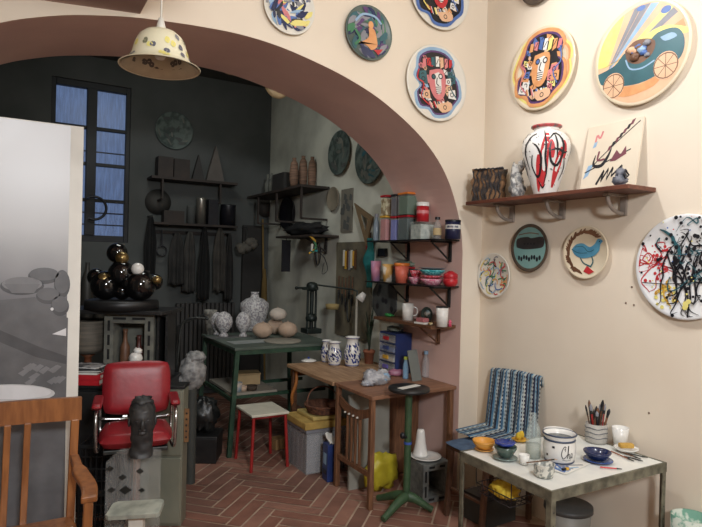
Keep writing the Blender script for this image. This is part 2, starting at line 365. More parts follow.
def art_figure(seed, tint, pal, hx=0, rot=0, halo=M_ptpu):
    """busy cubist figure: halo outline, coloured facets with black outlines, dots and stripes"""
    def f(mb, r, z):
        A = Art(mb, r, z); rd = random.Random(seed); c, s_ = math.cos(rot), math.sin(rot)
        def R_(p): return [(hx+(x*c-y*s_)*1.16, (x*s_+y*c)*1.14) for x, y in p]
        if tint: A.P(R_([(-.62, .3), (-.5, .68), (-.1, .84), (.35, .76), (.66, .4), (.72, -.1), (.6, -.55), (.2, -.82), (-.3, -.8), (-.62, -.5), (-.72, -.1)]), tint, 4)
        sil = [(-.5, .32), (-.42, .6), (-.1, .74), (.3, .68), (.5, .45), (.42, .22), (.58, .05), (.6, -.3), (.42, -.5), (.2, -.7), (-.15, -.72), (-.3, -.55), (-.55, -.5), (-.6, -.2), (-.45, -.05), (-.58, .15)]
        A.P(R_([(x*1.13, y*1.1) for x, y in sil]), (M_ptor if pal is pal1 else M_ptlb) if halo is M_ptpu else M_ptbl, 3); A.P(R_(sil), halo, 3); A.P(R_([(x*.92, y*.94) for x, y in sil]), M_ink, 3)
        for i in range(46):
            x, y = rd.uniform(-.52, .52), rd.uniform(-.62, .62)
            if (abs(x) < .24 and -.38 < y < .3) or (x/.58)**2+(y/.72)**2 > .9: continue
            q = rd.uniform(.05, .095); a = rd.uniform(0, 1.5); pts = [(x+q*math.cos(a+k*1.571)*(1.3 if k % 2 else .8), y+q*math.sin(a+k*1.571)*(1.3 if k % 2 else .8)) for k in range(4)]
            A.P(R_(pts), rd.choice(pal+[M_ptlb, M_ptsk]))
            if i % 3 == 0: A.ring(*R_([(x, y)])[0], q*.4, .02, M_ink)
            elif i % 3 == 1: A.L(R_([pts[0], pts[2]]), .018, M_ink)
        for i in range(7):   # hat blocks
            x = -.38+i*.125; A.P(R_([(x, .36+.05*math.sin(i)), (x+.1, .37), (x+.11, .6-.02*abs(i-3)), (x+.02, .6-.02*abs(i-3))]), pal[i % len(pal)])
            if i % 2: A.L(R_([(x+.02, .42), (x+.09, .54)]), .02, M_ink)
        A.P(R_([(-.2, .28), (.18, .3), (.22, -.1), (.1, -.36), (-.12, -.34), (-.24, -.05)]), pal[0], 4)
        A.P(R_([(-.08, .2), (.1, .22), (.08, -.2), (-.05, -.22)]), M_white, 3)
        A.C(*R_([(-.1, .14)])[0], .075, M_ink); A.C(*R_([(-.1, .14)])[0], .045, pal[2]); A.C(*R_([(.1, .15)])[0], .075, M_ink); A.C(*R_([(.1, .15)])[0], .045, M_white)
        A.L(R_([(0, .12), (-.03, -.02), (.03, -.06)]), .03, M_ink, 6)
        for i in range(4): A.L(R_([(-.07, -.1-i*.045), (.08, -.09-i*.045)]), .02, M_ink)
        for i in range(9):
            a = rd.uniform(-.5, .5); side = -1 if i % 2 else 1; x = side*rd.uniform(.3, .46); y = rd.uniform(-.45, .2); q = rd.uniform(.07, .12)
            A.P(R_([(x-q, y-q*.7), (x+q, y-q), (x+q*.9, y+q), (x-q*.8, y+q*.8)]), rd.choice(pal)); A.ring(*R_([(x, y)])[0], q*.45, .022, M_ink)
        for i in range(5): A.L(R_([(-.3+.13*i, -.42), (-.24+.13*i, -.56)]), .05, pal[i % len(pal)]); A.L(R_([(-.27+.13*i, -.42), (-.2+.13*i, -.58)]), .018, M_white)
        A.P(R_([(-.1, -.5), (.3, -.44), (.34, -.6), (.05, -.68)]), M_ptsk, 3); A.ring(*R_([(.14, -.56)])[0], .05, .02, M_ink)
        A.L(R_([(-.5, .3), (-.56, .1), (-.4, -.02), (-.5, -.3), (-.3, -.5)]), .035, pal[1], 16)
        A.L(R_([(.45, .4), (.52, .1), (.36, -.1), (.5, -.35)]), .035, pal[2], 16)
    return f
def crayon(cols, R=.82):
    def f(mb, r, z):
        A = Art(mb, r, z); k = 0
        for c in cols:
            A.L([((R-k)*math.cos(t/20*6.28)*(1+.05*math.sin(t*2.1)), (R-k)*math.sin(t/20*6.28)*(1+.05*math.cos(t*1.7))) for t in range(21)], .06, c, 60); k += .06
    return f
def both(*fs):
    def f(mb, r, z):
        for i, q in enumerate(fs): q(mb, r, z+i*.0032)
    return f
def art_car(mb, r, z):
    A = Art(mb, r, z)
    A.P([(math.cos(t)*.93, math.sin(t)*.93) for t in [math.radians(a) for a in range(-20, 200, 8)]], M_ptye)
    A.P([(math.cos(t)*.93, math.sin(t)*.93) for t in [math.radians(a) for a in range(184, 354, 8)]], M_ptsk)
    o = (-.75, -.25)
    A.P([(math.cos(t)*.93, math.sin(t)*.93) for t in [math.radians(a) for a in range(-20, 118, 6)]]+[(-.75, -.2)], M_ptsk)
    for i, (a0, c) in enumerate([(62, M_ptgy), (56, M_ptgy), (50, M_ptlb), (44, M_ptsk), (38, M_ptye), (33, M_ptgy), (28, M_ptsk), (22, M_ptor)]):
        p = []
        for aa in (a0, a0-5.5):
            t = math.radians(aa); L = 2.2; x, y = o[0]+L*math.cos(t), o[1]+L*math.sin(t)
            while math.hypot(x, y) > .92: L -= .02; x, y = o[0]+L*math.cos(t), o[1]+L*math.sin(t)
            p.append((x, y))
        A.P([o, p[0], p[1]], c)
    A.C(.0, .86, .09, M_ptbl, .05); A.C(.5, .66, .1, M_ptbl, .07)
    A.P([(-.9, -.1), (-.5, -.02), (-.1, .22), (.4, .38), (.88, .22), (.9, .1), (.5, .2), (.1, .1)], M_ptye, 4)
    A.P([(-.92, -.18), (-.55, -.1), (-.3, .1), (.1, .12), (.35, .28), (.7, .26), (.86, .02), (.8, -.3), (.45, -.48), (0, -.58), (-.5, -.52), (-.85, -.4)], M_pttl, 4)
    A.P([(.4, .18), (.62, .2), (.72, .1), (.5, .08)], M_ptlb, 3)
    A.L([(-.3, -.05), (-.2, -.25), (.05, -.3), (.3, -.22)], .03, M_ptlb, 12)
    A.P([(-.6, -.52), (0, -.6), (.45, -.5), (.3, -.7), (-.2, -.78), (-.5, -.7)], M_ptor, 3)
    A.P([(-.32, .12), (-.25, -.1), (0, -.2), (.25, -.08), (.3, .15), (.05, .26), (-.15, .25)], M_ptbr, 3)
    for x, y in ((-.56, -.5), (.52, -.38)):
        A.C(x, y, .24, M_ptsk, .26, 24); A.ring(x, y, .23, .02, M_ptbr)
        for k in range(4):
            t = k*.785; A.L([(x-.22*math.cos(t), y-.24*math.sin(t)), (x+.22*math.cos(t), y+.24*math.sin(t))], .012, M_ptbr)
    rd = random.Random(3); zz = z+.004
    for i in range(16):   # small modelled relief in the cockpit
        x, y = rd.uniform(-.2, .2)*r, rd.uniform(-.1, .16)*r; q = rd.uniform(.05, .1)*r
        mb.ball((x, y, zz), (q, q*.8, q*.55), rd.choice([M_ptlb, M_ptgy, M_ptsk, M_ptbr, M_ptbl]), 10, .3, i)
def art_splash(mb, r, z):
    A = Art(mb, r, z); rd = random.Random(11)
    def squig(x, y, n, st, w, m, bias=(0, 0)):
        pts = [(x, y)]
        for i in range(n):
            x, y = cutclip(x+rd.uniform(-st, st)+bias[0], y+rd.uniform(-st, st)+bias[1], .93); pts.append((x, y))
        A.L(pts, w, m, n*5, True)
    for i in range(12): squig(rd.uniform(-.8, -.45), rd.uniform(-.2, .3), 5, .24, .02, M_ptred, (0.01, -.02))
    for i in range(22): A.C(rd.uniform(-.8, -.35), rd.uniform(-.3, .4), rd.uniform(.015, .04), M_ptred, n=8)
    for i in range(26): A.C(*cutclip(rd.uniform(-.65, -.15), rd.uniform(-.8, -.35), .9), rd.uniform(.015, .045), M_ptye, n=8)
    for i in range(8): squig(rd.uniform(-.6, -.2), rd.uniform(-.7, -.4), 3, .12, .03, M_yel)
    for i in range(18): squig(rd.uniform(-.3, .5), rd.uniform(.2, .7), 7, .2, .026, M_ink, (0, -.16))
    for i in range(8): squig(rd.uniform(-.5, .4), rd.uniform(-.5, .8), 5, .3, .02, M_pttl, (.05, -.02))
    squig(-.5, .72, 6, .12, .06, M_pttl, (.03, -.14))
    A.L([(-.85, -.33), (-.4, -.34), (.1, -.3)], .015, M_ink)
    for i in range(130): A.C(*cutclip(rd.gauss(.15, .42), rd.gauss(.2, .45), .95), rd.uniform(.008, .045), M_ink, n=7)
    for i in range(30): A.C(*cutclip(rd.gauss(.1, .5), rd.gauss(.1, .5), .95), rd.uniform(.006, .02), rd.choice([M_ptye, M_ptred, M_ptbl]), n=7)
    for i in range(5): A.C(rd.uniform(.0, .3), rd.uniform(-.8, -.6), .05, M_ptye, n=8)
def art_scribble(mb, r, z):
    A = Art(mb, r, z); rd = random.Random(5)
    for i in range(60):
        x, y = rd.uniform(-.75, .75), rd.uniform(-.75, .75); a = rd.uniform(0, 6.28); q = rd.uniform(.12, .3)
        A.L([cutclip(x+q*math.cos(a+t*.8)*(.6+t*.2), y+q*math.sin(a+t*.8), .85) for t in range(4)], .05, rd.choice([M_ptred, M_ptbl, M_ptye, M_ink, M_ptlb, M_ptgr, M_ptor, M_ptgy]), 10)
def art_band(mb, r, z):
    A = Art(mb, r, z); G = mat('celadon', (128, 164, 158), .35, c2=(108, 148, 144), scale=6, coat=.3)
    A.C(0, 0, .86, G, n=30)
    A.P([(-.7, .02), (-.68, .38), (-.1, .46), (.1, .4), (.72, .44), (.74, .05), (.3, -.04), (-.3, -.06)], mat('dark_glaze', (62, 58, 56), .4, c2=(44, 42, 42), scale=10), 3)
    for i in range(4): A.C(-.25+.17*i, .17, .04, M_ink)
    for i in range(9): A.C(-.55+i*.14, -.42-.05*math.sin(i*2), .06, M_ink, .1)
    A.L([(-.6, .55), (0, .62), (.5, .56)], .04, M_ptbr, 10)
def art_bird(mb, r, z):
    A = Art(mb, r, z); rd = random.Random(9)
    for i in range(26):
        a = math.radians(rd.uniform(40, 250)); A.L([(math.cos(a)*.9, math.sin(a)*.9), (math.cos(a+.2)*.75, math.sin(a+.2)*.75), (math.cos(a+.5)*.82, math.sin(a+.5)*.82)], .09, M_ptbr, 6, True)
    B = mat('bird_blue', (92, 152, 176), .35, c2=(70, 126, 156), scale=14)
    A.P([(-.6, .12), (-.4, .3), (-.1, .34), (.2, .2), (.42, .32), (.55, .5), (.75, .42), (.66, .3), (.6, .05), (.35, -.15), (-.1, -.22), (-.45, -.1)], B, 4)
    A.L([(-.45, .2), (-.1, .22), (.15, .02), (.4, .1)], .03, M_pttl, 10); A.L([(-.6, .12), (-.3, -.02), (.1, -.02)], .03, M_pttl, 8)
    A.L([(-.2, -.2), (-.05, -.4), (.25, -.52)], .05, M_pttl, 8); A.L([(.3, -.15), (.36, -.35), (.25, -.55)], .05, M_pttl, 8)
    A.P([(-.05, -.72), (.1, -.5), (.42, -.72), (.2, -.82)], M_ptred); A.C(.62, .4, .025, M_ink)
M_pl_w = mat('plate_white', (226, 222, 210), .3, c2=(216, 212, 200), scale=4, coat=.3)
M_pl_c = mat('plate_cream', (226, 212, 184), .35, c2=(214, 198, 170), scale=4, coat=.3)
M_pl_g = mat('plate_grey_green', (92, 106, 98), .35, c2=(70, 84, 80), scale=8)
M_pl_b = mat('plate_brown', (92, 78, 64), .45, c2=(70, 60, 50), scale=10)
def PA(cx, cy, h):
    c = at_y(cx, cy, YA); r = (at_y(cx, cy-h/2, YA).z-at_y(cx, cy+h/2, YA).z)/2; return (c.x, YA-.002, c.z), r
def PB(cx, cy, h, X=XB):
    c = at_x(cx, cy, X); r = (at_x(cx, cy-h/2, X).z-at_x(cx, cy+h/2, X).z)/2; return (X-.002, c.y, c.z), r
pal1 = [M_ptor, M_ptpink, M_ptbl, M_white, M_ptye]; pal2 = [M_ptpink, M_ptred, M_pttl, M_white, M_ptsk]
c, r = PA(288, 8, 56); plate('painted_plate', 'round plate with loose blue, yellow and grey strokes, highest above the arch', c, r, 'A', M_pl_w, both(art_blotch([M_white, M_ptgy, M_navy, M_ptbl, M_ptye, M_ptpink, M_ptlb, M_ink, M_navy, M_ptgy], 4, .9, 95, .24)))
def art_lady(mb, r, z):
    art_blotch([M_ptgy, M_pttl, M_navy, M_ptgr, M_pttl, M_ptgy, M_navy, M_ptpu], 21, .92, 80, .24)(mb, r, z)
    A = Art(mb, r, z+.0062); A.C(.05, .28, .11, M_ptor, .14); A.P([(-.05, .15), (.18, .15), (.3, -.1), (.34, -.45), (.1, -.62), (-.1, -.5), (-.5, -.4), (-.52, -.5), (-.05, -.2)], M_ptor, 4)
    A.L([(-.6, .3), (-.3, .6), (.2, .62), (.5, .4)], .08, M_ptlb, 12); A.L([(-.6, 0), (-.4, -.3), (-.6, -.55)], .1, M_ptgr, 10); A.P([(.2, -.6), (.6, -.5), (.4, -.75)], M_ptred)
c, r = PA(367, 34, 55); plate('painted_plate', 'small dark blue-green plate with an orange human figure, over the arch curve', c, r, 'A', M_pl_g, art_lady)
c, r = PA(438, -7, 76); plate('painted_plate', 'white plate with blue-haloed cubist faces, cut by the top of the picture', c, r, 'A', M_pl_w, both(art_blotch([M_ptbl], 2, .78, 24, .3), art_figure(5, None, [M_ptred, M_ptye, M_ptbl, M_white, M_ptor], halo=M_ink)))
c, r = PA(435, 84, 76); plate('painted_plate', 'white oval-looking plate with a red and teal cubist figure, beside the room corner', c, r, 'A', M_pl_w, art_figure(8, None, pal2, rot=.15))
c, r = PB(544, 69, 82); plate('painted_plate', 'cream plate with an orange and blue cubist face wearing a feathered hat', c, r, 'B', M_pl_c, both(crayon([M_ptye, M_ptor, M_ptsk], .88), art_figure(12, None, pal1, rot=-.15)))
c, r = PB(643, 54, 103); plate('car_plate', 'large plate with a teal vintage racing car and modelled driver relief', c, r, 'B', M_pl_c, art_car)
c, r = PB(542, -22, 52); plate('painted_plate', 'plate showing only its lower rim at the top edge of the right wall', c, r, 'B', M_pl_b)
c, r = PB(496, 275.5, 45); plate('painted_plate', 'small white plate covered in multicoloured scribbles, nearest the corner', c, r, 'B', M_pl_w, art_scribble)
c, r = PB(532, 248, 48); plate('painted_plate', 'celadon green plate with a dark horizontal band, below the wooden shelf', c, r, 'B', M_pl_b, art_band)
c, r = PB(588, 252.5, 53); plate('painted_plate', 'cream plate with a blue bird and brown border, below the wooden shelf', c, r, 'B', M_pl_c, art_bird)
c, r = PB(688, 267, 106); plate('splatter_plate', 'large white plate splattered with black, red and yellow paint', c, r, 'B', mat('plate_pure', (232, 232, 230), .3, c2=(222, 224, 226), scale=5, coat=.3), art_splash)
# tiny holes and scuffs in the right wall
for px_, py_ in ((632, 287), (626, 303), (634, 305), (649, 413)):
    c = at_x(px_, py_, XB)
    struct(MB().lathe([(0, .0), (.006, .001), (.004, .003), (0, .002)], mat('hole', (120, 100, 84), .9), n=10), 'trim_%d' % (3+[632, 626, 634, 649].index(px_)), loc=(XB-.0005, c.y, c.z), rot=EB)
# ------------------------------------------------------------------ pendant lamp
D = 2.5; c = at_d(160, 69, D); R0 = sz(c, 39.5); top = sz(c, 42)
lp = thing('pendant_lamp', 'cream enamel bell-shaped pendant lamp with floral pattern, hanging before the arch', 'lamp', (c.x, c.y, c.z))
M_ena = mat('cream_enamel', (228, 222, 194), .35, c2=(226, 218, 186), scale=8)
lm = MB(); pr = [(1.0, .02), (.99, 0), (.95, .03), (.84, .10), (.745, .20), (.69, .33), (.655, .48), (.60, .66), (.52, .82), (.38, .94), (.2, 1.0), (0, 1.01)]
out = [(R0*a, top*.9*b+.003) for a, b in pr]; inn = [(max(0, R0*a-.004), top*.9*b-.001) for a, b in pr[2:]]
lm.lathe(out, M_ena, n=48); lm.lathe(inn[::-1], mat('enamel_inside', (196, 184, 158), .5, c2=(176, 164, 140), scale=10), n=48)
rd = random.Random(2)
def on_bell(a, t, off):   # t along profile index
    k = min(int(t), len(out)-2); f = t-k; r_ = out[k][0]*(1-f)+out[k+1][0]*f+off; z_ = out[k][1]*(1-f)+out[k+1][1]*f
    return (r_*math.cos(a), r_*math.sin(a), z_+max(off, 0)*.4)
for i in range(40):
    a = i*2.4+rd.uniform(-.2, .2); t = rd.uniform(3.2, 7.6); cc = rd.choice([M_ptgy, mat('motif_olive', (130, 130, 104), .5), M_ptye, mat('motif_slate', (104, 104, 116), .5)])
    for l in range(4):
        ang = l*1.57+rd.random(); q = .10; pts = []
        for k in range(7):
            u = k/7*6.28; du = q*(.6+.5*math.cos(u)); dv = q*.7*math.sin(u)
            pts.append((a+(du*math.cos(ang)-dv*math.sin(ang)), t+(du*math.sin(ang)+dv*math.cos(ang))*5))
        lm.add([on_bell(x, max(2.6, min(8.4, y)), .0022) for x, y in pts], [tuple(range(7))], cc)
        lm.add([on_bell(x, max(2.6, min(8.4, y)), -.0065) for x, y in pts], [tuple(range(7))[::-1]], mat('inner_motif', (92, 84, 80), .6))
lm.build('lamp_shade', lp)
MB().lathe([(.0, -.01), (.012, -.01), (.02, .01), (.01, .05), (0, .055)], M_offw, (0, 0, top*.93), n=16).build('lamp_cap', lp)
MB().cyl((0, 0, top*.95), (.0, 0, ZC-c.z-.02), .004, M_offw, n=8).build('cord', lp)
MB().lathe([(0, -.07), (.018, -.065), (.028, -.04), (.02, -.01), (.014, .0)], M_offw, (0, 0, top*.6), n=14).build('bulb', lp)
# ------------------------------------------------------------------ wall shelf on the right wall and what stands on it
SZ = 2.05; SX0 = 2.727; SY0, SY1 = 1.89, 3.13
sh = thing('wall_shelf', 'long red-brown wooden shelf on three grey brackets on the cream right wall', 'shelf', (XB-.12, 2.5, SZ-.03))
MB().span((SX0, SY0, SZ-.024), (XB-.002, SY1, SZ), M_shelf).build('shelf_board', sh, bev=.003).location = -sh.location
M_brk = mat('grey_bracket_paint', (150, 138, 128), .5, c2=(132, 122, 112), scale=8)
for px_ in (507, 557, 618):
    y = at_x(px_, 205, XB-.06).y; b = MB()
    b.span((XB-.018, y-.02, SZ-.14), (XB-.003, y+.02, SZ-.026), M_brk); b.span((XB-.17, y-.018, SZ-.038), (XB-.018, y+.018, SZ-.0245), M_brk)
    b.tube([(XB-.02-.13*math.cos(t), y, SZ-.04-.09*math.sin(t)) for t in [k*math.pi/2/8 for k in range(9)]], .012, M_brk, 8)
    b.build('shelf_bracket', sh, bev=.003).location = -sh.location
def onB(px_, X=2.85): p = at_x(px_, 190, X); return V((X, p.y, SZ))
def hB(px_, py_, X=2.85): return at_x(px_, py_, X).z-SZ
# brown ceramic block
p = onB(489, 2.84); h = hB(489, 170, 2.84); wd = sz(p, 30)
b = MB(); MC = mat('mottled_brown_clay', (124, 92, 62), .8, c2=(50, 42, 38), scale=16, bump=.6, sharp=.08)
def lumpbox(mb, w_, d_, h_, m_, seed, amp=.1, k=6):
    def face(o, u, v_):
        def fn(a, b_):
            q = o+u*a+v_*b_; c_ = V((0, 0, h_/2)); dd = q-c_
            return q+dd.normalized()*noise.noise(q*22+V((seed, 0, 0)))*amp*w_
        mb.grid(fn, 12, 12, m_)
    x, y = w_/2, d_/2
    face(V((-x, -y, 0)), V((w_, 0, 0)), V((0, 0, h_))); face(V((x, -y, 0)), V((0, d_, 0)), V((0, 0, h_)))
    face(V((x, y, 0)), V((-w_, 0, 0)), V((0, 0, h_))); face(V((-x, y, 0)), V((0, -d_, 0)), V((0, 0, h_)))
    face(V((-x, -y, h_)), V((w_, 0, 0)), V((0, d_, 0))); face(V((-x, y, 0.002)), V((w_, 0, 0)), V((0, -d_, 0)))
lumpbox(b, wd, .11, h, MC, 3)
for k in range(7):
    x = -wd*.42+k*wd*.14; b.tube([(x+.01*math.sin(j*2+k), -.063, h*(.05+.15*j)) for j in range(7)], .004, M_ink, 6)
    b.tube([(x, -.062, h*.98), (x+wd*.07, -.064, h*1.0), (x+wd*.14, -.06, h*.97)], .006, M_ink, 6)
tag(b.build('ceramic_block', None, p, (0, 0, math.radians(-60))), 'rough brown and black ceramic block, leftmost on the wooden wall shelf', 'ceramic sculpture')
p = onB(517, 2.83); h = hB(517, 161, 2.83); b = MB(); MG = mat('pale_grey_glaze', (196, 194, 188), .6, c2=(120, 120, 120), scale=26, bump=.5, sharp=.1)
b.ball((0, 0, h*.28), (.05, .045, h*.3), MG, 20, .5, 2); b.ball((0, .01, h*.62), (.036, .036, h*.28), MG, 18, .6, 4, 4); b.ball((.01, -.02, h*.85), (.022, .022, h*.15), MG, 14, .5, 6)
b.ball((-.02, -.03, h*.45), (.022, .02, h*.2), MG, 14, .5, 7)
tag(b.build('ceramic_figurine', None, p), 'small crinkled grey-white ceramic figure between the brown block and the vase', 'ceramic sculpture')
# big vase
p = onB(545, 2.85); h = hB(545, 127, 2.85); R0 = sz(p, 23.5)
vz = MB(); prof = [(0, 0), (.42, 0), (.46, .03), (.58, .15), (.82, .4), (.97, .6), (1.0, .70), (.94, .8), (.76, .88), (.56, .92), (.50, .94), (.52, .965), (.62, .985), (.62, 1.0), (.5, .995), (.46, .95), (.44, .9), (0, .88)]
prof = [(R0*a, h*b_) for a, b_ in prof]; vz.lathe(prof, M_white, n=56)
def vase_pt(a, t, off=.0015):
    z_ = t*h; k = 0
    for k in range(len(prof)-5):
        if prof[k+1][1] >= z_ and prof[k+1][0] > 0 and k > 0: break
    (r0, z0), (r1, z1) = prof[k], prof[k+1]; f = 0 if z1 == z0 else (z_-z0)/(z1-z0); r_ = r0+(r1-r0)*f+off
    return (r_*math.cos(a), r_*math.sin(a), z_)
def vstroke(pts, wd_, m_, off=.0015, nn_=18):
    pts = curve(pts, nn_); vs = []
    for i, q in enumerate(pts):
        a, b_ = V(pts[max(i-1, 0)]), V(pts[min(i+1, len(pts)-1)]); d = V(((b_-a).x*R0, (b_-a).y*h)); d.normalize(); n2 = V((-d.y, d.x)); ww = wd_/2*(.4+.7*math.sin(math.pi*i/(len(pts)-1)))
        for s_ in (-1, 1): vs.append(vase_pt(q[0]+s_*n2.x*ww/R0, max(.04, min(.9, q[1]+s_*n2.y*ww/h)), off))
    vz.add(vs, [(2*i, 2*i+2, 2*i+3, 2*i+1) for i in range(len(pts)-1)], m_)
F0 = math.atan2(-p.y, -p.x)   # angle that faces the viewpoint
for pts, w_ in [([(-.55, .05), (-.35, .3), (-.3, .55)], .045), ([(.05, .85), (-.05, .6), (-.1, .3), (-.2, .1)], .05), ([(.5, .1), (.6, .4), (.7, .65)], .05), ([(.8, .75), (.9, .5)], .03), ([(.2, .75), (.3, .5)], .03)]:
    vstroke([(F0+a, t) for a, t in pts], w_, M_ptred)
for pts, w_ in [([(-.9, .35), (-1.0, .6), (-.7, .8), (-.45, .85)], .012), ([(-.6, .55), (-.7, .4), (-.5, .25), (-.3, .3), (-.2, .5), (-.35, .65), (-.5, .7)], .014),
                ([(.1, .75), (.4, .85), (.7, .75), (.75, .55), (.55, .4), (.25, .45), (.15, .6), (.2, .72)], .016), ([(.2, .6), (.5, .62), (.8, .58), (1.0, .6)], .012),
                ([(-.1, .9), (.0, .7), (-.02, .5), (.05, .3), (-.1, .15)], .012), ([(.35, .85), (.45, .7), (.5, .5)], .010), ([(.9, .5), (1.05, .35), (.9, .2)], .012), ([(-.45, .2), (-.2, .1), (0, .15)], .01)]:
    vstroke([(F0+a, t) for a, t in pts], w_, M_ink, .003)
rd = random.Random(6)
for i in range(40):
    a, t = F0+rd.uniform(-1.2, 1.2), rd.uniform(.12, .85); vstroke([(a, t), (a+.02, t+.01)], .009, M_ink, .0035, 3)
for i in range(14):
    a, t = F0+rd.uniform(1.4, 5), rd.uniform(.12, .8); vstroke([(a, t), (a+.2, t+.15), (a+.1, min(.85, t+.3))], .02, rd.choice([M_ptred, M_ink]), .002, 8)
vo = tag(vz.build('painted_vase', None, p), 'large white vase with red and black brushstrokes on the wooden wall shelf', 'vase')
nk = MB().lathe([(R0*.525, h*.962), (R0*.632, h*.983), (R0*.632, h*1.003), (R0*.5, h*1.0)], mat('vase_neck', (176, 70, 72), .35, c2=(90, 84, 84), scale=22, sharp=.1), n=48); nk.build('neck_rim', vo)
# tile panel leaning at the wall
a0, a1 = at_x(583, 187, XB-.05), at_x(638, 187, XB-.05); tz = at_x(643, 115, XB-.02).z; wt = abs(a0.y-a1.y)
t = MB(); hh = tz-SZ; cen = V((XB-.075, (a0.y+a1.y)/2, SZ))
t.box((0, hh/2, 0), (wt, hh, .012), mat('cream_tile', (222, 210, 188), .4, c2=(214, 200, 178), scale=4, coat=.2))
z_ = .0065; W2 = wt/2
def q(pts): return [((x-.5)*wt, y*hh) for x, y in pts]
M_pl_t = mat('paint_plum', (118, 62, 74), .45)
t.stroke(curve(q([(.05, .22), (.2, .4), (.45, .6), (.7, .78), (.95, .95)]), 20), .006, z_, M_ink)
for k in range(7):
    x = .42+k*.06; y = .58+k*.055; t.poly(q([(x, y), (x+.05, y+.01), (x+.09, y+.09), (x+.03, y+.07)]), z_+.0003, M_ink if k % 2 else M_pl_t)
t.stroke(curve(q([(.22, .55), (.2, .4), (.35, .38), (.45, .5), (.5, .62)]), 16), .018, z_+.0005, M_ink, None, lambda s_: .2+math.sin(s_*3.14))
t.stroke(curve(q([(.28, .6), (.27, .47), (.4, .47)]), 12), .012, z_+.0007, M_pl_t)
t.stroke(q([(.05, .3), (.85, .56)]), .007, z_+.0004, M_ink); t.poly(q([(.5, .42), (.6, .58), (.68, .5), (.76, .62), (.78, .5), (.6, .42)]), z_+.0006, M_pl_t)
t.stroke(q([(.3, .1), (.42, .3), (.38, .14), (.5, .32), (.48, .16), (.58, .33), (.56, .2), (.74, .34)]), .014, z_+.0004, M_ink)
t.poly(q([(.03, .2), (.1, .4), (.2, .42), (.12, .25)]), z_+.0002, M_ptlb); t.stroke(curve(q([(.18, .75), (.2, .85), (.26, .8), (.3, .9)]), 10), .012, z_+.0003, M_ptpink); t.poly(q([(.14, .66), (.16, .74), (.22, .76), (.2, .68)]), z_+.0002, M_ptlb)
o = t.build('tile_panel', None, cen, None); o.matrix_world = Matrix.Translation(cen) @ Matrix.Rotation(math.radians(10), 4, 'Y') @ RB
tag(o, 'square cream tile with black and plum abstract brushwork leaning on the wall shelf', 'tile')
p = onB(620, 2.79); h = hB(620, 168, 2.79); b = MB(); MG2 = mat('grey_stone_glaze', (120, 120, 128), .55, c2=(70, 74, 84), scale=24, bump=.4)
b.ball((0, 0, h*.32), (.04, .035, h*.35), MG2, 18, .4, 1); b.ball((0.005, 0, h*.72), (.03, .026, h*.3), MG2, 16, .5, 3)
b.tube([(0, -.03, h*.4), (-.02, -.035, h*.6), (0, -.03, h*.85), (.02, -.035, h*.6), (0, -.03, h*.4)], .005, M_ink, 6)
tag(b.build('ceramic_figurine', None, p), 'small dark grey ceramic lump in front of the leaning cream tile', 'ceramic sculpture')
# ================================================================== LEFT FOREGROUND
R28 = math.radians(-28)
def loc_d(px_, D, z): q_ = at_d(px_, 263, D); return V((q_.x, q_.y, z))
def zat(px_, py_, P): return at_d(px_, py_, dep(P)).z
# framed photograph board
BY = 3.10
bd = thing('photo_board', 'tall white-edged board with a black-and-white photograph of bowls, leaning by the arch', 'board', (-.1, BY, 0))
bx1 = at_y(84, 127, BY).x; bz = at_y(84, 127, BY).z
MB().span((-.75, BY, .0), (bx1, BY+.035, bz), M_paper).build('backing_board', bd, bev=.002).location = -bd.location
pm = bpy.data.materials.new('photo_print'); pm.use_nodes = True; nt = pm.node_tree; b_ = nt.nodes['Principled BSDF']; b_.inputs['Roughness'].default_value = .35
tc = nt.nodes.new('ShaderNodeTexCoord'); sx = nt.nodes.new('ShaderNodeSeparateXYZ'); nz = nt.nodes.new('ShaderNodeTexNoise'); nz.inputs['Scale'].default_value = 1.6; nz.inputs['Detail'].default_value = 3
ma = nt.nodes.new('ShaderNodeMath'); ma.operation = 'MULTIPLY_ADD'; ma.inputs[1].default_value = .35
rp = nt.nodes.new('ShaderNodeValToRGB'); mr = nt.nodes.new('ShaderNodeMapRange'); mr.inputs['From Min'].default_value = 0.2; mr.inputs['From Max'].default_value = 2.5
nt.links.new(tc.outputs['Object'], sx.inputs[0]); nt.links.new(tc.outputs['Object'], nz.inputs['Vector']); nt.links.new(nz.outputs['Fac'], ma.inputs[0]); nt.links.new(sx.outputs['Z'], ma.inputs[2])
nt.links.new(ma.outputs[0], mr.inputs['Value']); nt.links.new(mr.outputs[0], rp.inputs[0]); nt.links.new(rp.outputs[0], b_.inputs['Base Color'])
el = rp.color_ramp.elements; el[0].position = 0; el[0].color = (*lin((66, 66, 70)), 1); el[1].position = 1; el[1].color = (*lin((196, 196, 196)), 1)
for ps, c_ in ((.30, (72, 72, 76)), (.48, (88, 88, 92)), (.60, (104, 104, 108)), (.66, (142, 142, 144)), (.74, (178, 178, 178)), (.86, (190, 190, 190))):
    e_ = el.new(ps); e_.color = (*lin(c_), 1)
px1 = at_y(71, 123, BY).x
pr = MB(); pr.add([(-.75, 0, .02), (px1, 0, .02), (px1, 0, bz-.005), (-.75, 0, bz-.005)], [(0, 1, 2, 3)], pm)
G1, G2, G3, G4 = [mat('print_grey_%d' % v, (v, v, v+2), .4, c2=(v-14, v-14, v-12), scale=9) for v in (80, 100, 128, 214)]
def bp(pts, m_, k): 
    w_ = [at_y(x, y, BY) for x, y in pts]; a_ = sum(w_[i].x*w_[(i+1) % len(w_)].z-w_[(i+1) % len(w_)].x*w_[i].z for i in range(len(w_)))
    if a_ < 0: w_ = w_[::-1]
    pr.add([(q_.x, -.0004*k, q_.z) for q_ in w_], [tuple(range(len(w_)))], m_)
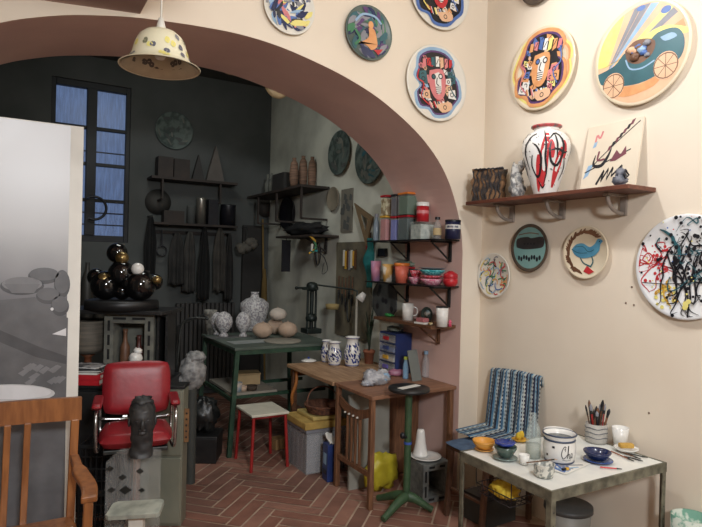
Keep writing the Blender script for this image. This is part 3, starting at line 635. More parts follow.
def pe(cx, cy, rx, ry, m_, k, n=24): bp([(cx+rx*math.cos(6.283*i/n), cy+ry*math.sin(6.283*i/n)) for i in range(n)], m_, k)
bp([(-40, 296), (0, 300), (35, 297), (68, 318), (66, 400), (64, 526), (-40, 526)], G2, 1)
bp([(-40, 318), (0, 330), (40, 347), (66, 356), (66, 364), (36, 357), (0, 342), (-40, 330)], G1, 2)
for cx, cy, rx, ry in ((44, 276, 16, 8), (62, 284, 8, 14), (48, 296, 12, 8), (60, 306, 9, 10), (22, 286, 22, 9)):
    pe(cx, cy, rx, ry, G1, 3); pe(cx, cy-2, rx*.92, ry*.8, G3 if cx < 30 else G2, 4)
pe(22, 282, 17, 5, mat('print_grey_122', (118, 118, 120), .4), 5); bp([(4, 284), (40, 284), (34, 293), (12, 293)], mat('print_grey_120', (110, 110, 112), .4), 5.6)
bp([(52, 334), (66, 328), (66, 336)], G4, 5); pe(52, 309, 1.6, 1.6, G4, 5)
rd = random.Random(4)
for i in range(12):
    x, y = rd.uniform(15, 58), rd.uniform(366, 384); bp([(x, y), (x+8, y-5), (x+12, y-3), (x+5, y+3)], G3, 6+i*.1)
bp([(-40, 404), (0, 398), (55, 398), (48, 415), (40, 422), (-40, 424)], G3, 7); pe(12, 393, 43, 9, mat('print_grey_190', (196, 196, 196), .4), 8); pe(10, 392, 41, 7, G4, 9)
pr.build('photo_print', bd, loc=(.1, -.003, 0)); 
# brown armchair
O = V((.278, 2.90, 0)); ch = thing('wooden_armchair', 'honey-brown wooden armchair with slatted back, in front of the photograph board', 'chair', (0, 2.7, 0))
def ab(mb, name, par, **k): o = mb.build(name, par, **k); o.location = -par.location if par.rotation_euler.z == 0 else (0, 0, 0); return o
xr, xl = .262, -.27; yb = 2.90
seat = MB(); seat.prism([(xl+.02, yb-.02), (xr-.0, yb-.02), (xr+.03, yb-.44), ((xl+xr)/2, yb-.47), (xl-.01, yb-.44)][::-1], .415, .452, M_honey); ab(seat, 'seat', ch, bev=.012, seg=3)
rail = MB()
for i in range(10):
    t0, t1 = i/10, (i+1)/10; x0, x1 = xl-.03+(xr-xl+.055)*t0, xl-.03+(xr-xl+.055)*t1; f_ = lambda t: .03*math.sin(math.pi*t)
    rail.prism([(x0, yb-.06+f_(t0)), (x1, yb-.06+f_(t1)), (x1, yb-.034+f_(t1)), (x0, yb-.034+f_(t0))], .885, .985, M_honey)
rail.v = [(x, y, z) for x, y, z in rail.v]; ab(rail, 'top_rail', ch)
for k in range(5):
    x = xl+.05+k*.066*1.13
    s_ = MB().bar((x-.01, yb-.03, .45), (x, yb-.04, .89), .026, .014, M_honey, up=(0, 1, 0)); ab(s_, 'back_slat', ch, bev=.003)
for x in (xl, xr):
    s_ = MB().bar((x-.01 if x > 0 else x+.01, yb-.01, 0), (x-.01 if x > 0 else x+.01, yb-.03, .45), .036, .034, M_honey, up=(0, 1, 0)).bar((x-.01 if x > 0 else x+.01, yb-.03, .45), (x, yb-.045, .89), .034, .03, M_honey, up=(0, 1, 0)); ab(s_, 'rear_leg', ch, bev=.005)
    fx = x+(.02 if x > 0 else -.02)
    s_ = MB().bar((fx-.01*(1 if x > 0 else -1), yb-.40, 0), (fx, yb-.42, .675), .034, .034, M_honey, up=(0, 1, 0)); ab(s_, 'front_leg', ch, bev=.006)
    s_ = MB(); P_ = curve([(x, yb-.05, .735), (x+(fx-x)*.5, yb-.18, .71), (fx+(.012 if x > 0 else -.012), yb-.32, .69), (fx, yb-.44, .682)], 12)
    s_.grid(lambda u, v: V(P_[min(12, round(v*12))])+V(((-.03 if v > .3 else -.018)*(1-2*u)*(-1), 0, 0))*1+V((0, 0, .0)), 4, 12, M_honey); ab(s_, 'armrest', ch, solid=.028, bev=.006)
ab(MB().bar((xl+.02, yb-.42, .39), (xr-.0, yb-.42, .39), .02, .05, M_honey), 'seat_rail', ch); ab(MB().bar((xl, yb-.05, .39), (xr, yb-.05, .39), .02, .05, M_honey), 'seat_rail', ch)
# ================================================================== BLACK CABINET CLUSTER
p = loc_d(115, 3.85, 0)
cb = thing('black_cabinet', 'low black cabinet behind the red leather chair', 'cabinet', p, R28)
MB().span((-.30, -.2, .03), (.38, .22, .79), M_black).span((-.27, -.17, 0), (.36, .19, .03), M_black).build('body', cb, bev=.004)
MB().span((-.32, -.23, .791), (.39, .24, .812), M_black).build('top', cb, bev=.003)
for x in (-.285, .07):
    dr = MB().span((x, -.222, .06), (x+.335, -.2015, .77), M_black).build('door', cb, bev=.004)
    MB().cyl((x+.29, -.24, .45), (x+.29, -.24, .55), .006, M_steel, n=8).build('handle', dr)
CT = .812
# magazines and books
def stack_item(name, label, px_, D, z0, w_, d_, h_, m_, m2, rz=0, cat='book', grp=None):
    b = MB(); b.span((-w_/2, -d_/2, 0), (w_/2, d_/2, .003), m_).span((-w_/2, -d_/2, h_-.003), (w_/2, d_/2, h_), m_).span((-w_/2, d_/2-.004, .003), (w_/2, d_/2, h_-.003), m_)
    b.span((-w_/2+.004, -d_/2+.003, .003), (w_/2-.004, d_/2-.004, h_-.003), m2)
    if h_ > .018: b.span((-w_/2, -d_/2, .003), (w_/2, -d_/2+.003, h_-.003), m_)
    return tag(b.build(name, None, loc_d(px_, D, z0), (0, 0, R28+rz)), label, cat, grp)
z = CT+.001
stack_item('red_book', 'lowest thick red book of the pile left of the red chair', 92, 3.68, z, .18, .15, .034, M_redp, M_paper); z += .035
stack_item('red_book', 'second thick red book of the pile, with pale spine lettering', 93, 3.68, z, .17, .15, .030, M_redp, M_paper, .05); z += .031
k_ = stack_item('magazine', 'white magazine lying directly on the red books', 91, 3.68, z, .17, .15, .014, M_paper, M_paper, -.06, 'magazine'); z += .015
stack_item('magazine', 'black-edged magazine in the middle of the pile by the red chair', 92, 3.68, z, .18, .15, .012, M_ink, M_paper, .1, 'magazine'); z += .013
stack_item('magazine', 'grey illustrated magazine on top of the red book pile', 91, 3.72, z, .18, .15, .012, mat('magazine_cover', (200, 200, 200), .4, c2=(60, 60, 64), scale=20, sharp=.1), M_paper, -.12, 'magazine')
# round pot on foot
p = loc_d(90, 3.9, CT); h = zat(90, 320, p)-CT
b = MB(); MP = mat('banded_grey_wood', (112, 104, 92), .7, c2=(86, 80, 72), scale=4, stretch=(1, 1, 20))
b.lathe([(0, h*.42), (.085, h*.42), (.105, h*.5), (.11, h*.7), (.105, h*.98), (.1, h), (.09, h*.97), (.09, h*.7), (0, h*.6)], MP, n=32)
pt = tag(b.build('round_pot', None, p), 'round grey-brown pot on a reddish pedestal under the black tabletop', 'pot')
MB().lathe([(0, 0), (.06, 0), (.06, .02), (.025, .05), (.022, h*.34), (.06, h*.41), (0, h*.415)], mat('red_brown_foot', (122, 70, 44), .6), n=24).build('pedestal', pt)
# hollow block frame
FZ = .43
def hollow(name, label, p, rz, w_, d_, h_, m_, wall=.055, cat='block', wallx=None):
    b = MB(); wx = wallx or wall
    b.span((-w_/2, -d_/2, 0), (-w_/2+wx, d_/2, h_), m_).span((w_/2-wx, -d_/2, 0), (w_/2, d_/2, h_), m_)
    b.span((-w_/2+wx, -d_/2, 0), (w_/2-wx, d_/2, wall), m_).span((-w_/2+wx, -d_/2, h_-wall), (w_/2-wx, d_/2, h_), m_)
    b.span((-w_/2+wx, d_/2-.02, wall), (w_/2-wx, d_/2, h_-wall), m_)
    hm = mat('slot_hollow', (26, 26, 26), .9); y = -d_/2-.001
    n = 4 if h_ > .3 else 2
    for s_ in (-1, 1):
        x = s_*(w_/2-wx*.5)
        for k in range(n):
            z0 = .03+(h_-.06)*k/n; b.span((x-.008, y, z0+.012), (x+.008, y+.002, z0+(h_-.06)/n-.014), hm)
    for zz in (wall*.5, h_-wall*.5):
        for k in range(2): x = -w_/2+wx*.6+(w_-wx*1.2)*k/2; b.span((x+.02, y, zz-.008), (x+(w_-wx*1.2)/2-.02, y+.002, zz+.008), hm)
    o = b.build(name, None, p, (0, 0, rz), bev=.003); return tag(o, label, cat)
M_fr = mat('pale_kiln_block', (118, 118, 108), .9, c2=(92, 92, 86), scale=14, bump=.2)
fp = loc_d(135.5, 3.88, CT); hollow('hollow_block', 'tall pale grey hollow block with slotted rim, holding up the black tabletop', fp, R28, .315, .2, FZ, M_fr, .06, wallx=.058)
rr = Matrix.Rotation(R28, 3, 'Z')
for k, (x, hh, m_, lab) in enumerate([(-.055, .26, M_ptbr, 'brown glazed bottle at left inside the slotted hollow block'), (.035, .22, mat('dark_red_glaze', (92, 48, 40), .4), 'dark red glazed bottle at right inside the slotted hollow block')]):
    b = MB().lathe([(0, 0), (.026, 0), (.032, .03), (.03, hh*.55), (.014, hh*.7), (.012, hh*.9), (.017, hh), (.01, hh), (0, hh*.9)], m_, n=18)
    tag(b.build('bottle', None, fp+rr @ V((x, .0, .061))), lab, 'bottle')
b = MB(); b.ball((0, 0, .045), (.04, .032, .045), M_white, 16, .35, 1).ball((.01, -.005, .09), (.026, .022, .022), M_white, 14, .4, 2)
q_ = loc_d(138, 3.66, CT); b.v = [(x, y, max(z, 0)) for x, y, z in b.v]
sup = MB().span((-.05, -.03, 0), (.05, .04, .12), mat('grey_carton', (88, 86, 80), .8)).build('small_box', None, q_, (0, 0, R28)); tag(sup, 'small grey carton just above the top edge of the red chair', 'box')
tag(b.build('white_figurine', None, q_+V((0, 0, .121))), 'small crumpled white figurine just above the red chair back', 'figurine')
# black side box
hollow('black_box', 'open black box standing right of the slotted hollow block under the tabletop', loc_d(168, 3.90, CT), R28, .07, .2, FZ, M_black, .015)
# black tabletop + sculpture
TT = CT+FZ
tp = loc_d(125, 3.9, TT+.001)
tag(MB().prism([(-.34, -.19), (.30, -.19), (.34, -.1), (.34, .2), (-.34, .2)], 0, .024, M_black).build('black_tabletop', None, tp, (0, 0, R28), bev=.004), 'black tabletop board carrying the glossy sphere sculpture', 'tabletop')
TZ = TT+.025
sc = thing('sphere_sculpture', 'sculpture of glossy black, brass and white balls on a round black plinth', 'sculpture', loc_d(123, 3.88, TZ), R28)
R36 = sz(sc.location, 35)
MB().lathe([(0, 0), (R36, 0), (R36, .05), (R36*.97, .058), (0, .058)], M_black, n=48).build('plinth', sc)
M_brass = mat('brass', (150, 128, 84), .3, .8, c2=(120, 100, 62), scale=8)
inv = Matrix.Rotation(-R28, 3, 'Z')
for nm, cx, cy, rp_, m_, off in [('black_ball', 105.5, 290, 14.5, M_blackg, 0), ('black_ball', 96, 277, 8.5, M_blackg, .02), ('brass_cap', 104, 279.5, 7, M_brass, -.04), ('black_ball', 121, 273, 12.5, M_blackg, -.02), ('brass_ball', 122, 258, 6.5, M_brass, -.02),
                       ('black_ball', 117, 253, 10, M_blackg, .03), ('white_ball', 137.6, 269, 6.2, M_white, -.05), ('black_ball', 140, 289.5, 15.5, M_blackg, -.01), ('black_ball', 155, 282, 8, M_blackg, .04), ('brass_cap', 157, 280, 4.5, M_brass, -.03), ('black_ball', 122, 294, 9, M_blackg, .03), ('black_ball', 128, 284, 6, M_blackg, -.06)]:
    w_ = at_d(cx, cy, 3.88+off); l_ = inv @ (w_-sc.location); r_ = rp_*(3.88+off)/FPX
    if nm == 'black_ball' and cy > 288: l_.z = max(l_.z, .058+r_*.97)
    MB().ball(l_, r_, m_, 32).build(nm, sc)
# grey cabinet
p = loc_d(150, 3.63, 0); gz = .845; wR = (187-150)/FPX*3.5
M_ggr = mat('grey_green_metal', (132, 132, 116), .4, .2, c2=(114, 116, 102), scale=3, bump=.02)
gc = thing('grey_cabinet', 'grey-green metal cabinet behind the right side of the red chair', 'cabinet', p, R28)
MB().span((-.04, -.125, .0), (wR+.035, .0, gz-.02), M_ggr).build('body', gc, bev=.006)
MB().span((-.05, -.135, gz-.019), (wR+.04, .0, gz), M_black).build('top', gc, bev=.003)
for z0, z1 in ((.02, .415), (.43, gz-.03)):
    MB().span((-.035, -.14, z0), (wR+.03, -.1255, z1), M_ggr).build('drawer_front', gc, bev=.005)
b = MB().span((wR+.0355, -.10, .50), (wR+.062, -.085, .70), mat('orange_board', (132, 96, 60), .7, c2=(112, 80, 50)))
for k in range(5): b.cyl((wR+.049, -.102, .53+k*.036), (wR+.049, -.1005, .53+k*.036), .006, M_ink, n=10)
tag(b.build('perforated_strip', gc), 'orange-brown perforated strip')
# ================================================================== RED CHAIR
p = loc_d(140, 3.22, 0); p.z = 0; zs_ = .685
rc = thing('red_chair', 'vintage red leather salon chair with chrome arms', 'chair', p, math.radians(-10))
def cushion(mb, c, d, m_, rx=0, taper=0):
    nu = 14
    def fn(sgn):
        def g_(u, v):
            x, y = u*2-1, v*2-1; e_ = (max(0, 1-abs(x)**5)*max(0, 1-abs(y)**5))**.35; return V((x, y, sgn*e_))
        return g_
    M_ = Matrix.Translation(c) @ Matrix.Rotation(rx, 4, 'X') @ Matrix.Diagonal((d[0]/2, d[1]/2, d[2]/2, 1))
    for sgn in (1, -1):
        f_ = fn(sgn)
        def h_(u, v, f_=f_, sgn=sgn):
            # squircle mapping keeps the outline rounded
            q_ = f_(u, v); x, y = q_.x, q_.y; k = 1-.10*(abs(x)*abs(y))**3; tpr = 1-taper*(y*.5+.5)
            return M_ @ V((x*k*tpr, y*k, q_.z))
        mb.grid(h_ if sgn > 0 else (lambda u, v, h_=h_: h_(1-u, v)), nu, nu, m_)
    return mb
cushion(MB(), (0, -.02, zs_-.035), (.375, .35, .085), M_red).build('seat_cushion', rc)
cushion(MB(), (0, .175, zs_+.175), (.365, .30, .075), M_red, math.radians(80), -.02).build('backrest', rc)
MB().tube(curve([(-.185, .14, zs_+.02), (-.18, .15, zs_+.01), (0, .155, zs_+.0), (.18, .15, zs_+.01), (.185, .14, zs_+.02)], 14), .009, M_chrome).bar((-.06, .16, zs_-.06), (-.06, .21, zs_+.1), .025, .01, M_chrome).bar((.06, .16, zs_-.06), (.06, .21, zs_+.1), .025, .01, M_chrome).build('back_bracket', rc)
MB().span((-.16, -.16, zs_-.10), (.16, .13, zs_-.078), M_steel).build('seat_plate', rc, bev=.004)
for s_ in (-1, 1):
    f_ = MB().tube(curve([(s_*.195, .15, zs_+.125), (s_*.198, -.10, zs_+.12), (s_*.198, -.155, zs_+.09), (s_*.196, -.165, zs_), (s_*.192, -.15, zs_-.075), (s_*.185, -.08, zs_-.09), (s_*.18, .1, zs_-.09), (s_*.19, .16, zs_-.06), (s_*.194, .17, zs_+.05), (s_*.195, .15, zs_+.12)], 48), .0095, M_chrome, 10).build('arm_frame', rc)
    cushion(MB(), (s_*.197, -.01, zs_+.142), (.052, .27, .034), M_red).build('arm_pad', rc)
MB().cyl((0, 0, .03), (0, 0, zs_-.1), .03, M_chrome, n=20).lathe([(0, 0), (.17, 0), (.17, .015), (.12, .03), (.04, .045), (0, .045)], M_chrome, n=36).build('pedestal_base', rc)
# black crate stack at left of the chair
def crate(p, rz, w_, d_, h_, label):
    b = MB(); t_ = .012
    for z0 in (0, h_-t_*1.5): b.span((-w_/2, -d_/2, z0), (w_/2, -d_/2+t_, z0+t_*1.5), M_black).span((-w_/2, d_/2-t_, z0), (w_/2, d_/2, z0+t_*1.5), M_black).span((-w_/2, -d_/2+t_, z0), (-w_/2+t_, d_/2-t_, z0+t_*1.5), M_black).span((w_/2-t_, -d_/2+t_, z0), (w_/2, d_/2-t_, z0+t_*1.5), M_black)
    n = 6
    for k in range(n+1):
        x = -w_/2+t_/2+(w_-t_)*k/n; wd_ = .012 if k % n == 0 else .006
        for y in (-d_/2+t_/2, d_/2-t_/2): b.span((x-wd_/2, y-t_*.3, t_), (x+wd_/2, y+t_*.3, h_-t_), M_black)
        y = -d_/2+t_/2+(d_-t_)*k/n
        for xx in (-w_/2+t_/2, w_/2-t_/2): b.span((xx-t_*.3, y-wd_/2, t_), (xx+t_*.3, y+wd_/2, h_-t_), M_black)
    for k in range(1, 4):
        zz = h_*k/4
        for y in (-d_/2+t_/2, d_/2-t_/2): b.span((-w_/2, y-t_*.25, zz-.004), (w_/2, y+t_*.25, zz+.004), M_black)
    b.span((-w_/2, -d_/2, 0), (w_/2, d_/2, .004), M_black)
    return tag(b.build('plastic_crate', None, p, (0, 0, rz)), label, 'crate')
p = loc_d(108, 3.42, 0); crate(p, R28, .2, .22, .27, 'black lattice plastic crate on the floor left of the red chair'); crate(p+V((0, 0, .271)), R28, .2, .22, .27, 'black lattice plastic crate stacked on top of the other crate')
# ================================================================== BUST ON ACRYLIC PLINTH, FOOTREST
p = loc_d(139, 2.86, 0); ztop = zat(139, 455, p)
ap = thing('acrylic_plinth', 'clear acrylic plinth under the dark grey bust', 'plinth', p, R28)
hw = .1; b = MB()
for s_ in (-1, 1): b.span((s_*hw-.002, -hw, 0), (s_*hw+.002, hw, ztop-.006), C_acry).span((-hw+.002, s_*hw-.002, 0), (hw-.002, s_*hw+.002, ztop-.006), C_acry)
b.span((-hw, -hw, ztop-.006), (hw, hw, ztop), C_acry); b.build('acrylic_case', ap)
for x, z_, r_ in ((-.02, ztop-.07, .012), (-.005, ztop-.13, .018), (-.07, ztop-.13, .012), (.05, ztop-.2, .012), (-.08, ztop-.03, .012), (.06, ztop-.04, .012), (.07, ztop-.13, .01)):
    MB().prism([(0, r_*1.1), (r_*1.6, 0), (0, -r_*1.1), (-r_*1.6, 0)], 0, .005, M_steel, Matrix.Translation((x, -hw-.0025, z_)) @ Matrix.Rotation(math.pi/2, 4, 'X')).build('steel_fitting', ap)
b = MB(); MK = mat('dark_cast_clay', (52, 52, 52), .5, c2=(36, 36, 37), scale=16, bump=.2)
h = zat(145, 398, p)-ztop; sec = [(0, .056, .055, 0), (.07, .056, .052, 0), (.16, .05, .048, -.002), (.3, .050, .05, 0), (.42, .053, .054, -.002), (.52, .055, .062, -.006), (.62, .058, .07, -.01), (.72, .062, .074, -.006), (.82, .06, .07, 0), (.92, .046, .052, .006), (.98, .02, .024, .01)]
vs = []; n = 28
def bust(u, v):
    t = v*(len(sec)-1); i = min(int(t), len(sec)-2); f_ = t-i; s0, s1 = sec[i], sec[i+1]; L_ = [s0[j]*(1-f_)+s1[j]*f_ for j in range(4)]; a = u*2*math.pi
    d_ = V((math.cos(a)*L_[1], math.sin(a)*L_[2]+L_[3], L_[0]*h)); q_ = noise.noise(d_*28)*.008
    if L_[0] > .78: q_ += noise.noise(d_*70)*.012
    return d_+V((math.cos(a), math.sin(a), 0))*q_
b.grid(bust, n, 40, MK); b.ball((.0, 0.01, h*.93), (.05, .055, .028), MK, 20, .45, 3, 6)
fa = -math.pi/2
b.ball((0, -.078, h*.60), (.012, .018, .028), MK, 12)              # nose
b.ball((-.022, -.066, h*.66), (.013, .008, .007), MK, 10); b.ball((.022, -.066, h*.66), (.013, .008, .007), MK, 10)
b.ball((0, -.068, h*.505), (.02, .012, .008), MK, 10); b.ball((0, -.062, h*.45), (.02, .014, .014), MK, 10)
for s_ in (-1, 1): b.ball((s_*.06, .0, h*.6), (.008, .016, .026), MK, 10)
tag(b.build('clay_bust', None, loc_d(146, 2.86, ztop), (0, 0, math.radians(-10))), 'dark grey sculpted bust on the clear plinth, in front of the red chair', 'bust')
p = loc_d(142, 2.62, 0); zt = zat(140, 506, p)
fr = thing('footrest', 'grey metal footrest plate on a white post, in front of the red chair', 'footrest', p, R28)
b = MB(); w_ = sz(p, 26); b.prism([(-w_, -.055), (-w_+.015, -.065), (w_-.012, -.06), (w_, -.045), (w_-.005, .045), (w_-.02, .055), (-w_+.02, .05), (-w_, .035)], -.012, .012, mat('worn_grey_metal', (176, 180, 168), .5, .1, c2=(140, 146, 136), scale=18))
pl_ = b.build('foot_plate', fr, bev=.003); pl_.location = (0, 0, zt-.012); pl_.rotation_euler = (math.radians(9), math.radians(-3), 0)
MB().span((-.032, -.01, 0), (.032, .03, zt-.03), M_offw).build('post', fr, bev=.003)
MB().span((-.08, -.06, 0), (.08, .08, .012), M_offw).build('base_plate', fr)
# ================================================================== TROLLEY FRAME, WRAPPED BAG, BIN
D_ = 4.35; P_ = [at_d(176, 385, D_), at_d(179, 345, D_), at_d(181, 328, D_), at_d(186, 320, D_), at_d(196, 318, D_), at_d(208, 319, D_)]
tr = thing('tube_trolley', 'bent steel tube trolley frame standing behind the wrapped bag', 'trolley', (P_[0].x, P_[0].y, 0))
b = MB().tube(curve([V((P_[0].x, P_[0].y, .01))]+P_, 30), .009, M_steel, 8)
b.tube([V((q_.x+.05, q_.y+.3, z__)) for q_, z__ in ((P_[0], .01), (P_[2], P_[2].z-.02), (P_[5], P_[5].z))], .009, M_steel, 8); ab(b, 'tube_frame', tr)
ab(MB().tube([V((P_[0].x, P_[0].y, .25)), V((P_[0].x+.05, P_[0].y+.3, .25))], .007, M_steel, 8), 'cross_bar', tr); ab(MB().tube([P_[5], V((P_[5].x+.05, P_[5].y+.3, P_[5].z))], .007, M_steel, 8), 'cross_bar', tr)
p = loc_d(195, 4.2, 0); b = MB(); MPb = mat('grey_crumpled_plastic', (158, 158, 156), .4, c2=(104, 104, 104), scale=26, bump=.7)
zb = zat(195, 388, p); b.ball((-.0, 0, zb+.115), (.095, .08, .125), MPb, 28, .22, 5, 4); b.ball((.02, 0, zb+.215), (.07, .06, .05), MPb, 26, .25, 9, 4); b.ball((-.06, 0, zb+.07), (.05, .04, .07), MPb, 16, .4, 3)
wb = tag(b.build('wrapped_bag', None, p), 'grey crumpled plastic bag tied on a post beside the grey cabinet', 'bag')
MB().cyl((0.0, 0, 0), (0, 0, zb+.03), .036, mat('grey_post', (62, 64, 60), .7), n=20).build('post', wb)
p = loc_d(208, 4.72, 0)
tag(MB().box((0, 0, .1), (.25, .26, .2), M_black, taper=1.05).span((-.13, -.135, .19), (.13, .135, .212), M_black).build('black_box', None, p, (0, 0, R28), bev=.006), 'low black plastic box on the floor left of the green table', 'box')
b = MB(); b.ball((0, 0, .14), (.11, .11, .14), mat('black_plastic_bag', (46, 48, 47), .35, c2=(24, 24, 24), scale=10, bump=.6), 28, .4, 12, 4); b.v = [(x, y, max(z, 0)) for x, y, z in b.v]
tag(b.build('plastic_bag', None, p+V((0, 0, .213))), 'shiny black plastic bag on the low black box', 'bag')
# ================================================================== GREEN TABLE
gt = thing('green_work_table', 'green metal-legged work table with splayed legs behind the white stool', 'table', (2.05, 5.0, 0))
ZG = .89; gx0, gx1, gy0, gy1 = 1.585, 2.52, 4.56, 5.53
ab(MB().span((gx0, gy0, ZG-.022), (gx1, gy1, ZG), mat('worn_grey_green_top', (92, 104, 94), .6, c2=(74, 84, 76), scale=5)), 'tabletop', gt, bev=.003)
ab(MB().span((gx0+.02, gy0+.01, ZG-.06), (gx1-.02, gy0+.03, ZG-.022), M_green).span((gx0+.02, gy1-.03, ZG-.06), (gx1-.02, gy1-.01, ZG-.022), M_green).span((gx0+.01, gy0+.03, ZG-.06), (gx0+.03, gy1-.03, ZG-.022), M_green).span((gx1-.03, gy0+.03, ZG-.06), (gx1-.01, gy1-.03, ZG-.022), M_green), 'apron', gt)
for x, y, dx in ((gx0+.03, gy0+.03, -.05), (gx1-.04, gy0+.03, .03), (gx0+.03, gy1-.04, -.05), (gx1-.04, gy1-.04, .03)):
    ab(MB().bar((x+dx, y, 0), (x, y, ZG-.03), .038, .038, M_green, up=(0, 1, 0)), 'leg', gt, bev=.003)
US = .50
ab(MB().span((gx0+.02, gy0+.10, US-.02), (gx0+.42, gy0+.75, US), mat('pale_shelf_board', (150, 144, 132), .7)), 'lower_shelf', gt)
ab(MB().bar((gx0-.0, gy0+.04, US-.04), (gx0-.0, gy1-.04, US-.04), .02, .03, M_green).bar((gx0+.02, gy0+.12, US-.035), (gx1-.04, gy0+.12, US-.035), .02, .03, M_green).bar((gx0+.02, gy0+.6, US-.035), (gx1-.04, gy0+.6, US-.035), .02, .03, M_green), 'lower_rail', gt)
def on_g(px_, py_): return at_z(px_, py_, ZG+.001)
def lat(name, label, cat, p, prof, m_, n=28, grp=None, sx=1, sz_=1, build=True, rot=None, warp=None):
    b = MB().lathe([(a*sx, c_*sz_) for a, c_ in prof], m_, n=n, warp=warp); return tag(b.build(name, None, p, rot), label, cat, grp)
p = on_g(207, 332); p.y = 5.468; p.x = 1.65; h = zat(209, 310, p)-ZG
lat('flower_pot', 'grey-white tapered flower pot at the back left of the green table', 'pot', p, [(0, 0), (.04, 0), (.052, h*.75), (.060, h*.76), (.062, h), (.055, h), (.056, h*.78), (.04, .02), (0, .02)], mat('pitted_grey_pot', (136, 134, 126), .8, c2=(100, 98, 92), scale=24, sharp=.1))
M_dot = mat('white_speckled_ceramic', (206, 204, 202), .55, c2=(146, 142, 146), scale=60, sharp=.08, bump=.3)
for px_, py_, top_, w_, lab in ((216.6, 336.3, 312, 12, 'white speckled egg vase, partly hidden behind its neighbour beside the pot'), (223.5, 338, 311.5, 18, 'white speckled footed egg vase in front of the flower pot'), (243, 338, 311.5, 15.5, 'white speckled footed egg vase left of the big vase')):
    p = on_g(px_, py_-1.5); h = zat(px_, top_, p)-ZG; r_ = sz(p, w_)/2
    lat('egg_vase', lab, 'vase', p, [(0, 0), (r_*.55, 0), (r_*.5, h*.08), (r_*.28, h*.15), (r_*.5, h*.22), (r_*.88, h*.4), (r_, h*.58), (r_*.9, h*.76), (r_*.6, h*.91), (r_*.25, h*.985), (0, h)], M_dot, grp='speckled egg vases on the green table')
p = on_g(254, 331); h = zat(254, 292, p)-ZG; r_ = sz(p, 29)/2
lat('speckled_vase', 'large white speckled vase with small neck on the green table', 'vase', p, [(0, 0), (r_*.55, 0), (r_*.62, h*.05), (r_*.82, h*.3), (r_, h*.62), (r_*.96, h*.72), (r_*.62, h*.82), (r_*.3, h*.86), (r_*.24, h*.96), (r_*.3, h), (r_*.15, h), (0, h*.9)], M_dot)
for i, (x, yb_, w_, hh, lab) in enumerate([(262.5, 340.5, 20, 15.5, 'pale clay gourd nearest the camera on the left of the gourd group'), (287.5, 340, 19.5, 15.5, 'pale clay gourd at the right of the gourd group'), (275, 336.5, 18, 15, 'pale clay gourd in the middle behind the two front gourds'), (277.5, 337.5, 17.5, 13, 'palest clay gourd resting on top of the gourd group')]):
    p = on_g(x, yb_-2.5); p.z += .138 if i == 3 else .003; r_ = sz(p, w_)/2; hz = sz(p, hh)/2; b = MB(); b.ball((0, 0, hz*.98), (r_, r_, hz), M_clay if i < 3 else mat('whiter_clay', (206, 194, 180), .8), 28, .06, i)
    o = tag(b.build('clay_gourd', None, p, (0, 0, i)), lab, 'gourd', 'pale clay gourds on the green table')
    MB().cyl((.0, 0, hz*1.9), (.006, 0, hz*2.12), .006, M_clay, r2=.004, n=8).build('stem', o)
p = on_g(282.5, 341.5); lat('round_board', 'round grey clay board in front of the gourds', 'board', p, [(0, 0), (sz(p, 18.5), 0), (sz(p, 18.8), .008), (sz(p, 18), .014), (0, .014)], mat('grey_beige_slab', (148, 142, 128), .8))
for x0, y0_, x1, y1_, c_, lab in ((236, 346, 262, 342, (150, 156, 154), 'light grey paper sheet at the front edge of the green table'), (214, 341, 240, 337.5, (96, 98, 96), 'dark grey sheet left on the green table')):
    a_, b2 = on_g(x0, y0_), on_g(x1, y1_-4); tag(MB().box((0, 0, .0015), (abs(b2.x-a_.x)*.95, .17, .003), mat('sheet_%d' % c_[0], c_, .8)).build('paper_sheet', None, (a_+b2)/2, (0, 0, .08)), lab, 'paper')
# press
p = on_g(311, 333); h = zat(311, 288, p)-ZG
prs = thing('bench_press', 'dark green cast bench press standing on the green table', 'press', p)
MD = mat('dark_green_casting', (40, 50, 46), .45, .3, c2=(28, 34, 32), scale=14)
MB().span((-.08, -.08, 0), (.08, .08, .05), MD).build('base', prs, bev=.008)
MB().cyl((0, 0, .05), (0, 0, h), .02, MD).cyl((-.045, 0, .05), (-.045, 0, h), .012, MD).cyl((.045, 0, .05), (.045, 0, h), .012, MD).build('columns', prs)
MB().lathe([(0, h-.03), (.05, h-.03), (.058, h), (.058, h+.03), (.045, h+.05), (.02, h+.06), (0, h+.06)], MD, n=24).span((-.1, -.02, h-.02), (.06, .02, h+.01), MD).build('head', prs)
MB().cyl((-.17, 0, h), (-.09, 0, h), .01, MD).ball((-.17, 0, h), .018, MD, 12).build('handle', prs)
MB().lathe([(0, .12), (.055, .12), (.06, .15), (.045, .19), (0, .2)], MD, n=20).build('collar', prs)
